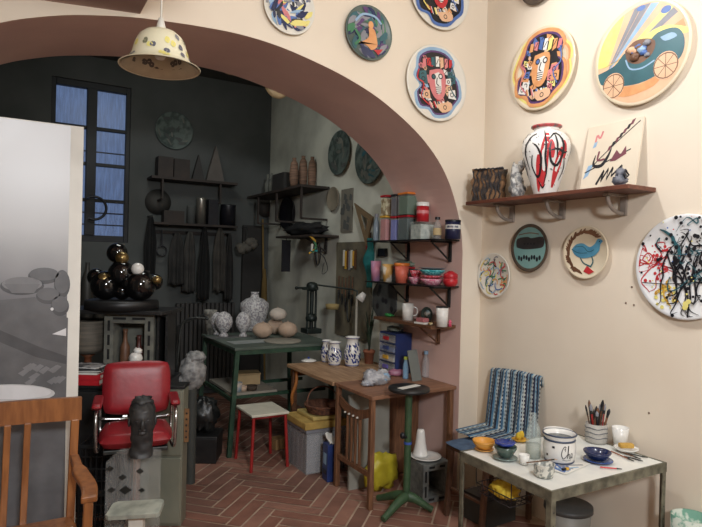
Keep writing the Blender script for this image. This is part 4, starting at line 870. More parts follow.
# under the green table
for nm, x, y, w_, hh, m_, lab, ct in [('paint_tub', 226.5, 396, 11, .075, mat('pale_blue_tub', (142, 160, 172), .5, c2=(190, 170, 150), scale=12), 'small pale blue paint tub on the shelf under the green table', 'tub'), ('clay_bowl', 250, 395, 8, .045, M_clay, 'small beige bowl on the shelf under the green table', 'bowl'), ('wire_cup', 260, 395, 12, .04, mat('dark_basket', (70, 58, 46), .8), 'small dark cup at the right end of the under-table shelf', 'cup')]:
    q_ = at_z(x, y, US+.001); q_.x = max(q_.x, gx0+.08); q_.y = min(max(q_.y, gy0+.16), gy0+.3); r_ = sz(q_, w_)/2
    lat(nm, lab, ct, q_, [(0, 0), (r_*.85, 0), (r_, hh), (r_*.9, hh), (r_*.75, .008), (0, .008)], m_)
q_ = V((gx0+.27, gy0+.45, US+.001))
tag(MB().span((-.11, -.08, 0), (.11, .08, .085), mat('tan_carton', (176, 150, 110), .8)).span((-.115, -.085, .086), (.115, .085, .1), mat('tan_carton_lid', (166, 140, 100), .8)).build('carton_box', None, q_, (0, 0, -.2), bev=.003), 'tan cardboard carton on the shelf under the green table', 'box')
# ================================================================== STOOL
st = thing('stool', 'small stool with cream square seat and red tubular legs', 'stool', (1.755, 4.365, 0))
ab(MB().prism([(1.60, 4.185), (1.91, 4.185), (1.91, 4.545), (1.60, 4.545)], .412, .432, mat('cream_seat', (218, 214, 196), .5)), 'seat', st, bev=.006, seg=3)
for x, y in ((1.625, 4.21), (1.885, 4.21), (1.625, 4.52), (1.885, 4.52)):
    sx_, sy_ = (1 if x > 1.75 else -1), (1 if y > 4.36 else -1)
    ab(MB().cyl((x+.02*sx_, y+.02*sy_, 0), (x, y, .41), .0125, M_redm, n=12), 'leg', st)
ab(MB().tube([(1.63, 4.21, .40), (1.88, 4.21, .40), (1.88, 4.52, .40), (1.63, 4.52, .40)], .009, M_redm, 8, closed=True), 'seat_ring', st)
tag(MB().span((-.06, -.05, 0), (.06, .05, .09), mat('raw_pine', (168, 132, 88), .7)).build('wood_block', None, (2.02, 4.64, .0), (0, 0, .2), bev=.003), 'small raw wood block on the floor behind the white stool', 'block')
ORD = ['first', 'second', 'third', 'fourth', 'fifth', 'sixth', 'seventh']
# ================================================================== DESKS
dk = thing('back_desk', 'long worn wooden desk carrying the blue and white vases', 'desk', (2.4, 4.1, 0))
DZ = .74; dx0, dx1, dy0, dy1 = 2.03, 2.785, 3.715, 4.53
ab(MB().span((dx0, dy0, DZ-.028), (dx1, dy1, DZ), M_desk), 'desktop', dk, bev=.004)
ab(MB().span((dx0+.03, dy1-.05, DZ-.10), (dx0+.05, dy1-.02, DZ-.028), M_honey).span((dx0+.03, dy1-.05, DZ-.1), (dx1-.05, dy1-.03, DZ-.028), M_wood), 'apron', dk)
for x, y in ((dx0+.05, dy1-.05), (dx1-.06, dy1-.05), (dx1-.06, dy0+.05)):
    ab(MB().bar((x, y, 0), (x, y, DZ-.028), .04, .04, M_wood, up=(0, 1, 0)), 'leg', dk, bev=.004)
ab(MB().tube(curve([(dx0+.05, dy1-.09, DZ-.05), (dx0+.045, dy1-.1, DZ-.15), (dx0+.02, dy1-.08, DZ-.25), (dx0+.04, dy1-.05, DZ-.34)], 12), .014, mat('orange_wood_brace', (190, 120, 60), .5), 8), 'brace', dk)
fd = thing('front_desk', 'dark wooden desk with vertical slats in its side, behind the green stand', 'desk', (2.4, 3.45, 0))
fx0, fx1, fy0, fy1 = 2.04, 2.78, 3.235, 3.705; FZd = .742
ab(MB().prism([(fx0, fy0-.04), (fx1, fy0), (fx1, fy1), (fx0, fy1)], FZd-.024, FZd, mat('red_brown_desk_wood', (156, 114, 88), .5, c2=(122, 86, 64), scale=5, stretch=(1, 7, 7))), 'desktop', fd, bev=.004)
for x, y in ((fx0+.02, fy0-.012), (fx0+.02, fy1-.03), (fx1-.03, fy0+.03), (fx1-.03, fy1-.03)):
    ab(MB().bar((x, y, 0), (x, y, FZd-.024), .034, .034, M_woodx, up=(0, 1, 0)), 'leg', fd, bev=.003)
ys0, ys1 = fy0+.006, fy1-.048; n = 12; b = MB()
for i in range(n):
    t0, t1 = i/n, (i+1)/n; f_ = lambda t: FZd-.17-.05*math.sin(math.pi*t)*(-1)
    b.add([(fx0+.012, ys0+(ys1-ys0)*t0, FZd-.145-.05*math.sin(math.pi*t0)), (fx0+.012, ys0+(ys1-ys0)*t1, FZd-.145-.05*math.sin(math.pi*t1)), (fx0+.012, ys0+(ys1-ys0)*t1, FZd-.085-.05*math.sin(math.pi*t1)), (fx0+.012, ys0+(ys1-ys0)*t0, FZd-.085-.05*math.sin(math.pi*t0))], [(0, 3, 2, 1)], M_woodx)
for k in range(4): b.box((fx0-.004, ys0+.13+k*.055, FZd-.175), (.004, .012, .008), M_offw)
ab(b, 'slat_header', fd, solid=.016)
for k in range(4):
    y = ys0+.13+k*.055; b = MB().bar((fx0+.02, y, .235), (fx0+.02, y, FZd-.19), .018, .012, M_woodx, up=(0, 1, 0)); ab(b, 'slat', fd)
ab(MB().span((fx0+.008, ys0, .205), (fx0+.032, ys1, .238), M_woodx), 'lower_rail', fd, bev=.002)
ab(MB().span((2.402, fy1-.065, .02), (fx1-.05, fy1-.052, FZd-.026), M_woodx), 'back_panel', fd)
tag(MB().box((0, 0, .335), (.34, .02, .67), mat('pale_grey_board', (158, 156, 146), .8, c2=(140, 138, 128), scale=4)).build('grey_board', None, (2.265, 3.565, 0), (math.radians(-2), 0, 0)), 'pale grey board leaning behind the slatted side of the dark desk', 'board')
b = MB(); b.ball((0, 0, .13), (.135, .042, .125), mat('yellow_plastic_bag', (196, 182, 54), .45, c2=(170, 154, 36), scale=8, bump=.4), 26, .45, 8, 3); b.v = [(x, y, max(z, 0)) for x, y, z in b.v]
tag(b.build('yellow_bag', None, (2.30, 3.455, 0.0)), 'crumpled yellow plastic bag between the desk legs behind the green stand', 'bag')
# things on the desks
def on_dk(px_, py_): return at_z(px_, py_, DZ+.0005)
def vase_bw(px_, yb_, yt, w_, lab, seed):
    p = on_dk(px_, yb_-2); h = zat(px_, yt, p)-DZ; R_ = sz(p, w_)/2; pr_ = [(0, 0), (.68, 0), (.8, .05), (.98, .25), (1, .4), (.93, .58), (.72, .76), (.66, .86), (.72, .93), (.86, .97), (.86, 1), (.7, .99), (.6, .9), (0, .85)]
    pr_ = [(a*R_, c_*h) for a, c_ in pr_]; b = MB().lathe(pr_, M_white, n=32)
    def pt(a, t, off=.0012):
        z_ = t*h
        for k in range(1, 9):
            if pr_[k+1][1] >= z_: break
        (r0, z0), (r1, z1) = pr_[k], pr_[k+1]; r_ = r0+(r1-r0)*(z_-z0)/max(1e-6, z1-z0)+off; return (r_*math.cos(a), r_*math.sin(a), z_)
    rd = random.Random(seed); F_ = math.atan2(-p.y, -p.x)
    for i in range(70):
        a, t = F_+rd.uniform(-1.7, 1.7), rd.uniform(.1, .7); an = rd.uniform(.6, 2.4); L_ = rd.uniform(.18, .32); vs = []
        for k in range(6):
            u = k/5; aa = a+math.cos(an+u)*L_*u*1.2; tt = t+math.sin(an+u*.6)*L_*u*.55; w2 = .11*math.sin(math.pi*(u*.9+.05))
            vs += [pt(aa-w2, min(.9, max(.06, tt))), pt(aa+w2, min(.9, max(.06, tt)))]
        b.add(vs, [(2*k, 2*k+1, 2*k+3, 2*k+2) for k in range(5)], M_blue if i % 3 else M_navy)
    for zz in (.955, .05): b.tube([pt(a*6.283/24, zz, .001) for a in range(24)], h*.012, M_blue, 6, closed=True)
    tag(b.build('floral_vase', None, p), lab, 'vase', 'blue and white vases on the desk')
vase_bw(326.5, 364, 340, 12, 'blue and white vase standing furthest left and back of the three', 1)
vase_bw(334.2, 367, 341.5, 14.5, 'blue and white vase in the middle of the three, with a round belly', 2)
vase_bw(352, 368, 336.5, 16.5, 'tallest blue and white vase, right one of the three on the desk', 3)
p = on_dk(308.5, 361.5)
o = lat('lidded_dish', 'small white dish with a blue-knobbed lid at the left end of the desk', 'dish', p, [(0, 0), (.05, 0), (.07, .008), (.068, .012), (.03, .024), (0, .026)], M_white)
MB().ball((0, 0, .032), .011, M_blue, 12).build('knob', o)
p = on_dk(372.5, 363); p.x = min(p.x, 2.69); h = zat(372.5, 350, p)-DZ
o = thing('potted_plant', 'potted plant with long dark leaves in a terracotta pot', 'plant', p)
MB().lathe([(0, 0), (.036, 0), (.045, h*.8), (.052, h*.8), (.052, h), (.044, h), (.042, h*.85), (0, h*.85)], M_terra, n=26).build('pot', o)
b = MB(); ML = mat('dark_leaf', (52, 66, 50), .5, c2=(36, 48, 38), scale=10)
rd = random.Random(12)
for i in range(26):
    a = rd.uniform(0, 6.28); L_ = rd.uniform(.14, .40); q_ = rd.uniform(.02, .07); w_ = .011
    def leaf(u, v, a=a, L_=L_, q_=q_): t = v; r_ = q_*t*t; c_ = V((math.cos(a)*r_, math.sin(a)*r_, h*.85+L_*t)); return c_+V((-math.sin(a), math.cos(a), 0))*(u-.5)*w_*2*math.sin(math.pi*min(.97, t*.9+.08))
    b.grid(leaf, 2, 8, ML)
b.build('foliage', o)
# drawer unit
p0, p1 = on_dk(385, 369), on_dk(401, 374)
P_ = on_dk(400, 369); P_.x = 2.700; P_.y = 3.905
M_dbl = mat('blue_drawer_plastic', (44, 62, 118), .4, c2=(36, 52, 100), scale=8)
du = thing('drawer_unit', 'blue plastic drawer organiser with four clear drawers and coloured handles', 'organiser', P_)
hD = zat(392, 332, P_)-DZ; W_, L_ = .080, .115
b = MB()
b = MB(); b.span((-W_+.008, -L_, 0), (W_, -L_+.008, hD), M_dbl).span((-W_+.008, L_-.008, 0), (W_, L_, hD), M_dbl).span((W_-.008, -L_+.008, 0), (W_, L_-.008, hD), M_dbl)
for k in range(5): zz = k*(hD-.012)/4; b.span((-W_+.008, -L_+.008, zz), (W_-.008, L_-.008, zz+.012), M_dbl)
b.build('body', du)
for k in range(4):
    zz = k*(hD-.012)/4+.013; hh = (hD-.012)/4-.014
    dr = MB().span((-W_-.006, -L_+.010, zz), (W_-.012, L_-.010, zz+hh), C_plast).build('drawer', du)
    MB().span((-W_+.0, -L_+.02, zz+.003), (W_-.02, L_-.02, zz+hh*.5), [M_ptgy, M_offw, M_ptbl, M_ptgy][k]).build('contents', dr)
    MB().span((-W_-.016, -.035, zz+hh*.3), (-W_-.0065, .035, zz+hh*.75), [M_viol, M_yel, M_dbl, M_redp][k]).build('handle', dr)
b = MB(); b.ball((0, 0, .022), (.05, .08, .022), mat('crumpled_clear_bag', (150, 160, 150), .3, c2=(110, 120, 110), scale=20, bump=.5), 18, .4, 4); b.v = [(x, y, max(0, z)) for x, y, z in b.v]
tag(b.build('clear_bag', None, P_+V((0, .02, hD+.001))), 'crumpled greenish clear bag on top of the blue drawer organiser', 'bag')
# plastic bags on the desk
p = V((2.2, 3.72, FZd+.001)); p = at_z(377, 384, FZd+.001); b = MB(); MPc = mat('frosted_bag', (196, 196, 198), .3, c2=(150, 152, 160), scale=26, bump=.8)
for c_, r_, s_ in (((0, 0, .045), (.10, .07, .05), 1), ((-.05, .02, .05), (.05, .05, .055), 2), ((.05, .01, .05), (.05, .05, .05), 3), ((-.09, -.02, .02), (.05, .04, .022), 5)): b.ball(c_, r_, MPc, 22, .5, s_, 4)
b.ball((.045, -.045, .055), (.03, .015, .03), M_ptlb, 12, .3, 2); b.v = [(x, y, max(0, z)) for x, y, z in b.v]
tag(b.build('plastic_bag', None, p), 'crumpled translucent plastic bag lying between the two desks', 'bag')
b = MB(); b.ball((0, 0, .025), (.07, .03, .027), mat('pink_bag', (178, 120, 142), .4, c2=(150, 96, 120), scale=16, bump=.5), 18, .4, 2); b.v = [(x, y, max(0, z)) for x, y, z in b.v]
tag(b.build('pink_cloth', None, at_z(397, 376, FZd+.001), (0, 0, -.3)), 'small pink crumpled wrapper behind the stand disc', 'wrapper')
def bottle(name, label, p, h, r_, m_, capm=None, neck=.35, cat='bottle'):
    b = MB().lathe([(0, 0), (r_*.95, 0), (r_, h*.05), (r_, h*.55), (r_*.85, h*.68), (r_*neck, h*.82), (r_*neck, h*.93), (0, h*.93)], m_, n=22); o = tag(b.build(name, None, p), label, cat)
    if capm: MB().cyl((0, 0, h*.88), (0, 0, h), r_*neck*1.25, capm, n=16).build('cap', o)
    return o
p = at_z(405.5, 378.5, FZd+.001); bottle('spray_bottle', 'small clear bottle with a yellow-green cap beside the leaning grey slab', p, zat(408, 357, p)-FZd, .022, clear('pale_blue_plastic', (150, 190, 220), .4), mat('lime_cap', (190, 206, 84), .5), .6)
p = at_z(425.5, 377, FZd+.001); p.y = max(p.y, 3.3); bottle('clear_bottle', 'clear plastic bottle standing behind the leaning grey slab', p, zat(425, 351, p)-FZd, .027, C_plast, M_ptlb, .5)
p = at_z(417, 381, FZd+.001); h = zat(413, 350, p)-FZd
o = tag(MB().box((0, 0, h/2), (.075, .012, h), mat('grey_slate', (108, 112, 106), .7)).build('grey_slab', None, p, (math.radians(-9), math.radians(-9), math.radians(-22)), bev=.002), 'narrow grey slab leaning upright on the dark desk', 'slab')
# green stand
SX = V((2.255, 3.09, 0)); ztop = zat(400, 387, SX)
gs = thing('modelling_stand', 'green three-footed modelling stand with a round black turntable', 'stand', SX)
MB().cyl((0, 0, .09), (0, 0, ztop-.03), .023, M_green2, n=22).cyl((0, 0, .44), (0, 0, .455), .026, mat('blue_band', (60, 90, 170), .5), n=22).cyl((0, 0, .09), (0, 0, .115), .032, M_steel, n=22).build('column', gs)
MB().lathe([(0, ztop-.03), (.035, ztop-.03), (.13, ztop-.022), (.135, ztop-.018), (.135, ztop), (0, ztop)], M_black, n=44).build('turntable', gs)
feet = [at_z(378, 501, 0), at_z(383, 523, 0), at_z(432, 513, 0)]
for f_ in feet:
    d_ = V((f_.x-SX.x, f_.y-SX.y, 0)); MB().tube(curve([V((0, 0, .10))+d_*.05, V((0, 0, .085))+d_*.35, V((0, 0, .045))+d_*.75, V((0, 0, .022))+d_], 10), [.034, .033, .032, .030, .028, .026, .024, .022, .021, .021, .021], M_green2, 12).build('foot', gs)
MB().cyl((-.02, -.01, ztop-.32), (-.06, -.03, ztop-.30), .008, M_ink, n=10).ball((-.065, -.032, ztop-.297), (.018, .018, .022), M_ink, 12).build('clamp_knob', gs)
b = MB(); b.box((0, 0, .0025), (.18, .042, .004), M_paper)
tag(b.build('white_strip', None, SX+V((-.0, -.0, ztop+.001)), (0, 0, math.radians(14))), 'white strip lying on the round black turntable', 'strip')
# under the desks
bt = V((1.955, 3.96, 0)); tub = thing('storage_tub', 'clear plastic storage tub full of grey sheets on the floor under the desk', 'tub', bt)
TW, TD, TH = .33, .38, .335
zt_ = TH
b = MB(); 
for s_ in (0, 1): b.span((s_*TW-.003, 0, .003), (s_*TW+.003, TD, zt_), C_plast).span((0, s_*TD-.003, .003), (TW, s_*TD+.003, zt_), C_plast)
b.span((0, 0, 0), (TW, TD, .003), C_plast); b.build('tub_wall', tub)
MB().span((-.012, -.012, zt_-.02), (TW+.012, .0, zt_), M_ptgy).span((-.012, TD, zt_-.02), (TW+.012, TD+.012, zt_), M_ptgy).span((-.012, 0, zt_-.02), (0, TD, zt_), M_ptgy).span((TW, 0, zt_-.02), (TW+.012, TD, zt_), M_ptgy).build('rim', tub)
b = MB()
for k in range(14):
    b.span((.008, .008+k*.0255, .006), (TW-.008, .026+k*.0255, zt_-.05-.02*(k % 3)), mat('stored_paper_%d' % (k % 3), [(150, 146, 148), (126, 122, 126), (108, 104, 110)][k % 3], .8))
tag(b.build('stored_sheets', None, bt+V((0, 0, .0))), 'grey upright sheets stored inside the clear tub', 'papers')
b = MB(); b.span((-.02, -.01, 0), (TW+.01, TD-.02, .055), mat('yellow_foam', (190, 160, 88), .9, c2=(164, 134, 70), scale=14, bump=.3)).span((.06, .02, .056), (TW-.03, TD-.06, .085), mat('yellow_foam_light', (204, 180, 110), .9))
tag(b.build('yellow_foam', None, bt+V((0, 0, zt_+.001)), bev=.008), 'yellow-brown foam slabs lying on the clear storage tub', 'foam')
bp_ = bt+V((.2, .12, zt_+.088)); M_wick = mat('wicker', (122, 80, 58), .8, c2=(78, 48, 36), scale=40, bump=.5)
b = MB(); b.lathe([(0, 0), (.10, 0), (.13, .03), (.15, .07), (.145, .075), (.125, .035), (.09, .008), (0, .008)], M_wick, n=36)
for k in range(5): b.tube([((.12+.008*k)*math.cos(a*6.283/30), (.12+.008*k)*math.sin(a*6.283/30), .012+k*.014+.002*math.sin(a*3)) for a in range(30)], .006, M_wick, 6, closed=True)
wk = tag(b.build('wicker_basket', None, bp_), 'brown wicker basket with a handle on the yellow foam under the desk', 'basket')
MB().tube(curve([(-.14, 0, .065), (-.135, .01, .13), (-.08, .02, .19), (.02, .02, .20), (.1, .01, .15), (.14, 0, .07)], 20), .006, M_wick, 8).build('handle', wk)
p = V((2.075, 3.80, 0)); h = zat(328, 443, p)
b = MB().span((-.045, -.05, 0), (.045, .05, h), M_dbl); bx_ = tag(b.build('blue_box', None, p, (0, 0, -.1), bev=.004), 'tall dark blue box on the floor beside the slatted desk leg', 'box')
MB().box((-.0465, 0, h*.6), (.002, .05, h*.3), M_ptlb).box((-.0465, 0, h*.25), (.002, .06, h*.12), M_ink).build('label_patch', bx_)
b = MB(); b.grid(lambda u, v: V((-.03+.06*u+.01*math.sin(v*5), -.03+.05*v, .002+.07*v*v+.008*math.sin(u*6))), 6, 6, M_paper)
tag(b.build('crumpled_paper', None, p+V((0, .0, h+.001)), solid=.002), 'crumpled white paper sticking out above the blue box', 'paper')
# concrete block with plate and shade
cbw = .215; p = V((2.535, 3.235, 0)); h = zat(425, 466, V((2.42, 3.12, 0)))
hollow('concrete_block', 'grey hollow concrete block on the floor under the dark desk', p, math.radians(-3), .225, .23, h, M_conc, .045)
q_ = V((2.52, 3.24, h+.0015))
lat('dinner_plate', 'large white plate lying on the concrete block', 'plate', q_, [(0, 0), (.06, 0), (.10, .01), (.110, .018), (.108, .021), (.09, .014), (0, .008)], M_white)
q2 = V((2.50, 3.275, h+.0165)); hh = zat(421, 429, q2)-q2.z
lat('white_cone', 'white flared ceramic cone standing on the plate on the concrete block', 'ceramic', q2, [(0, 0), (.058, 0), (.052, .012), (.036, hh*.5), (.028, hh*.9), (.022, hh), (0, hh)], M_white)
# ================================================================== REVEAL SHELVES
M_rs = mat('black_shelf_metal', (34, 36, 36), .4, .3, c2=(26, 28, 28), scale=10)
def rshelf(z, y0_, y1_, x0, label, m_, th, grp, bys):
    o = thing('jar_shelf', label, 'shelf', (2.68, (y0_+y1_)/2, z-.03), 0)
    ab(MB().span((x0, y0_, z-th), (2.785, y1_, z), m_), 'shelf_board', o)
    for y in bys:
        b = MB().span((2.765, y-.008, z-.16), (2.785, y+.008, z-th-.001), m_).span((2.60, y-.008, z-th-.013), (2.765, y+.008, z-th-.001), m_).bar((2.61, y, z-th-.014), (2.775, y, z-.155), .010, .010, m_); ab(b, 'bracket', o)
Z1, Z2, Z3 = 1.79, 1.457, 1.175
rshelf(Z1, 3.245, 4.16, 2.56, 'black metal shelf of glass jars, topmost on the pink arch side', M_rs, .01, None, (3.34, 3.86))
rshelf(Z2, 3.245, 4.17, 2.56, 'black metal shelf of cups and pink bowls, middle one on the pink arch side', M_rs, .01, None, (3.34, 3.86))
rshelf(Z3, 3.27, 4.02, 2.56, 'brown wooden shelf with mugs, lowest on the pink arch side', M_wood, .022, None, (3.45,))
def on_s(px_, Z, X=2.66): p_ = at_x(px_, 263, X); return V((X, p_.y, Z+.001))
def hs(px_, py_, p_): return zat(px_, py_, p_)-p_.z
def sqjar(label, px_, w_, yt, p, cont, lid, X=2.66, glass=C_glass, dep_=None, lidh=.016):
    h = hs(px_, yt, p); r_ = sz(p, w_)/2; o = thing('storage_jar', label, 'jar', p)
    d_ = dep_ or r_
    MB().span((-r_, -d_, 0), (r_, d_, h-lidh-.0005), glass).build('glass_body', o, bev=.006)
    MB().span((-r_*.86, -d_*.86, .004), (r_*.9, d_*.9, (h-lidh)*.93), cont).build('contents', o)
    MB().span((-r_*1.03, -d_*1.03, h-lidh), (r_*1.03, d_*1.03, h), lid).build('lid', o, bev=.003); return p+V((0, 0, h+.0005))
M_cont1 = mat('pink_powder', (206, 130, 130), .9); M_cont2 = mat('violet_powder', (124, 126, 208), .9); M_cont3 = mat('dark_teal_powder', (52, 72, 74), .9); M_cont4 = mat('white_powder', (206, 208, 200), .9, c2=(150, 160, 154), scale=22)
M_cont5 = mat('green_powder', (74, 102, 76), .9); M_cont6 = mat('cream_packet', (226, 212, 170), .7, c2=(150, 120, 70), scale=22, sharp=.1); M_cont7 = mat('dark_packet', (96, 88, 100), .8)
pb = on_s(375.5, Z1, 2.65); bottle('clear_bottle', 'clear spray bottle at the far left end of the top jar shelf', pb, hs(375.5, 214, pb), .026, clear('grey_blue_plastic', (150, 164, 174), .35), M_ptgy, .5)
p = on_s(386, Z1); t_ = sqjar('lower jar of pink powder with yellow lid, bottom of the leftmost jar pair', 386, 10.5, 216, p, M_cont1, M_yel); 
sqjar('upper jar holding a cream packet under a red lid, above the pink powder', 386, 10.5, 195.5, t_, M_cont6, M_redp)
p = on_s(395.5, Z1, 2.66); t_ = sqjar('lower jar of violet powder with a red lid on the top jar shelf', 395.5, 9, 216.5, p, M_cont2, M_redp)
sqjar('upper dark jar with a black lid, above the violet powder jar', 395.5, 9, 194.5, t_, M_cont7, M_ink)
p = on_s(406, Z1, 2.66); t_ = sqjar('lower jar of dark teal powder with a red lid', 406, 11, 215.5, p, M_cont3, M_redp, dep_=.065)
sqjar('large upper jar of green powder under an orange lid', 408, 16, 193, t_+V((0, -.02, 0)), M_cont5, M_oran, dep_=.065)
p = on_s(421.5, Z1, 2.66); t_ = sqjar('squat clear jar of white powder below the red and white tub', 421, 18, 222, p, M_cont4, C_glass, lidh=.012)
hh = hs(426, 202.5, t_); r_ = sz(t_, 12.5)/2
o = lat('red_tub', 'round red plastic tub with white screw lid on the top jar shelf', 'tub', t_+V((.0, -.0, 0)), [(0, 0), (r_, 0), (r_, hh*.8), (0, hh*.8)], M_redp)
MB().lathe([(r_*1.04, hh*.8), (r_*1.04, hh), (0, hh)], M_white, n=28).build('lid', o); MB().lathe([(r_*1.01, hh*.42), (r_*1.015, hh*.5), (r_*1.01, hh*.58)], M_ptpink, n=28).build('label_band', o)
p = on_s(436.5, Z1, 2.66); bottle('oil_bottle', 'clear glass bottle with yellowish label left of the navy tin', p, hs(436, 217, p), .03, C_glass, M_ink, .5)
ob = MB().lathe([(.031, .03), (.0312, .06), (.031, .08)], mat('tan_label', (200, 176, 130), .8), n=22).build('label_band'); ob.parent = bpy.data.objects['oil_bottle']
p = on_s(452, Z1, 2.69); hh = hs(452, 220, p); r_ = .054
o = lat('navy_tin', 'navy blue paint tin with white label band at the right of the top shelf', 'tin', p, [(0, 0), (r_, 0), (r_, hh*.9), (0, hh*.9)], mat('navy_tin_paint', (30, 34, 66), .4))
MB().lathe([(r_*1.03, hh*.9), (r_*1.03, hh), (r_*.9, hh), (0, hh*.96)], M_ink, n=30).build('lid', o)
b = MB().lathe([(r_*1.01, hh*.52), (r_*1.012, hh*.6), (r_*1.01, hh*.74)], M_paper, n=30)
for k in range(9):
    a = math.pi*1.05+k*.17; b.box((0, 0, 0), (.002, .006, hh*.12), M_navy, Matrix.Rotation(a, 4, 'Z') @ Matrix.Translation((r_*1.02, 0, hh*.63)))
b.build('label_band', o)
# middle shelf
def cup(name, label, px_, w_, yt, Z, m_, lid=None, X=2.65, tap=.8, cat='cup', dots=None, yoff=0):
    p = on_s(px_, Z, X); h = hs(px_, yt, p); r_ = sz(p, w_)/2
    o = lat(name, label, cat, p, [(0, 0), (r_*tap, 0), (r_, h*(.86 if lid else 1)), (r_*.93, h*(.86 if lid else 1)), (r_*tap*.9, .006), (0, .006)], m_)
    if lid: MB().lathe([(r_*1.08, h*.86), (r_*1.1, h*.9), (r_*1.08, h), (0, h)], lid, n=28).build('lid', o)
    return o, p, h, r_
o, p, h, r_ = cup('tumbler', 'violet and pink tumbler at the far left of the middle shelf', 376, 10.5, 261, Z2, mat('violet_pink', (170, 140, 180), .5, c2=(200, 120, 130), scale=6))
o, p, h, r_ = cup('tumbler', 'white tumbler with yellow and red motif on the middle shelf', 388, 11.5, 264, Z2, mat('white_motif', (224, 216, 200), .5, c2=(206, 160, 90), scale=9, sharp=.1))
o, p, h, r_ = cup('orange_tub', 'salmon orange tub with a yellow-orange lid on the middle shelf', 402, 14.5, 263, Z2, mat('salmon', (222, 112, 88), .5), M_oran, cat='tub')
bw = [(0, 0), (.5, 0), (.62, .06), (1, .8), (1.02, 1), (.94, 1), (.85, .75), (.5, .15), (0, .12)]
def bowl(label, p, r_, h, m_, nm='bowl', grp=None, cat='bowl'): return lat(nm, label, cat, p, [(a*r_, c_*h) for a, c_ in bw], m_, grp=grp, n=36)
M_pd = mat('red_dotted_glaze', (206, 44, 60), .3, c2=(230, 150, 160), scale=70, sharp=.1)
M_pk = mat('pink_dotted_glaze', (222, 120, 150), .3, c2=(240, 190, 200), scale=70, sharp=.1)
p = on_s(416, Z2, 2.66); bowl('small pink dotted bowl, lower left of the dotted bowls on the middle shelf', p, .052, .050, M_pk)
bowl('small red dotted bowl stacked on the left pink dotted bowl', p+V((0, 0, .052)), .045, .050, M_pd)
p = on_s(432.5, Z2, 2.66); bowl('wide pink dotted bowl at the base of the big bowl stack', p, .086, .045, M_pk)
bowl('wide red dotted bowl in the middle of the big bowl stack', p+V((0, 0, .047)), .082, .022, M_pd)
bowl('turquoise dotted bowl on top of the big bowl stack', p+V((0, 0, .071)), .092, .040, mat('turq_dotted', (40, 150, 160), .3, c2=(120, 210, 210), scale=70, sharp=.1))
bowl('grey-rimmed shallow bowl resting in the turquoise bowl', p+V((0, 0, .113)), .099, .014, M_ptgy)
p = on_s(451, Z2, 2.69); hh = hs(451, 271, p); lat('red_round_tin', 'glossy red round lidded pot at the right end of the middle shelf', 'pot', p, [(0, 0), (.035, 0), (.05, hh*.2), (.052, hh*.48), (.047, hh*.5), (.052, hh*.54), (.05, hh*.8), (.02, hh*.96), (.012, hh), (0, hh)], M_redp)
p = on_s(412, Z2, 2.765); p.y += .1
tag(MB().span((-.018, -.16, 0), (.018, .16, .11), mat('grey_backing_box', (96, 98, 96), .6)).build('flat_box', None, p, bev=.003), 'low grey box standing behind the dotted bowls', 'box')
tag(MB().span((-.05, -.12, 0), (.018, .12, .014), M_redp).build('red_tray', None, p+V((0, 0, .111)), bev=.003), 'flat red tray on the grey box behind the bowls', 'tray')
b = MB(); b.ball((0, 0, .022), (.033, .12, .024), mat('green_white_bags', (178, 190, 170), .4, c2=(110, 130, 110), scale=18, bump=.5), 20, .4, 3); b.v = [(x, y, max(0, z)) for x, y, z in b.v]
tag(b.build('clear_bag', None, p+V((0, 0, .126))), 'crumpled clear bags lying on the red tray', 'bag')
# lowest shelf
p = on_s(390, Z3, 2.66); b = MB(); b.ball((0, 0, .012), (.03, .05, .014), mat('leaf_green', (50, 140, 70), .5), 14, .5, 2); b.v = [(x, y, max(0, z)) for x, y, z in b.v]
tag(b.build('green_clay_leaf', None, p), 'small bright green ornament at the left end of the lowest shelf', 'ornament')
o, p, h, r_ = cup('mug', 'plain white mug with a handle on the lowest shelf', 409, 11.5, 303.5, Z3, M_white, tap=.95, cat='mug')
MB().tube(curve([(r_*.9, -r_*.2, h*.8), (r_*1.5, -r_*.6, h*.7), (r_*1.5, -r_*.6, h*.35), (r_*.9, -r_*.2, h*.25)], 10), .005, M_white, 8).build('handle', o)
p = on_s(415, Z3, 2.60); p.y = 3.42; tag(MB().span((-.035, -.05, 0), (.035, .05, .012), M_paper).build('white_tile', None, p, (0, 0, .2)), 'small white tile lying at the front of the lowest shelf', 'tile')
tag(MB().span((-.028, -.04, 0), (.028, .04, .028), mat('dusty_pink', (176, 106, 108), .7)).build('pink_box', None, p+V((0, 0, .013)), (0, 0, .1), bev=.004), 'small dusty pink box on the white tile', 'box')
p = on_s(429, Z3, 2.745); r_ = .055
o = tag(MB().lathe([(0, 0), (r_*.8, .0), (r_, .012), (r_*.97, .014), (r_*.8, .006), (0, .005)], mat('dark_green_plate', (62, 74, 68), .4), n=36).lathe([(0, .0075), (r_*.6, .0085), (0, .0086)], mat('pale_motif', (150, 168, 170), .5, c2=(206, 206, 200), scale=30, sharp=.1), n=24).build('small_plate', None, p+V((0, 0, r_)), (math.radians(90), 0, math.radians(-75))), 'small dark green plate with pale motif propped upright on the lowest shelf', 'plate')
o, p, h, r_ = cup('lidded_cup', 'white cup with a dark rim at the right of the lowest shelf', 443.5, 12.5, 306.5, Z3, M_white, None, tap=.88, X=2.62)
MB().lathe([(r_*1.01, h*.94), (r_*1.02, h), (r_*.92, h*1.001), (0, h*.99)], M_ink, n=28).build('dark_lid', o)
p = on_s(451.5, Z3, 2.68); tag(MB().lathe([(0, 0), (.014, 0), (.009, .02), (.013, .03), (.006, .045), (0, .048)], M_pinkp, n=16).build('pink_figurine', None, p), 'tiny pink figurine at the right end of the lowest shelf', 'figurine')
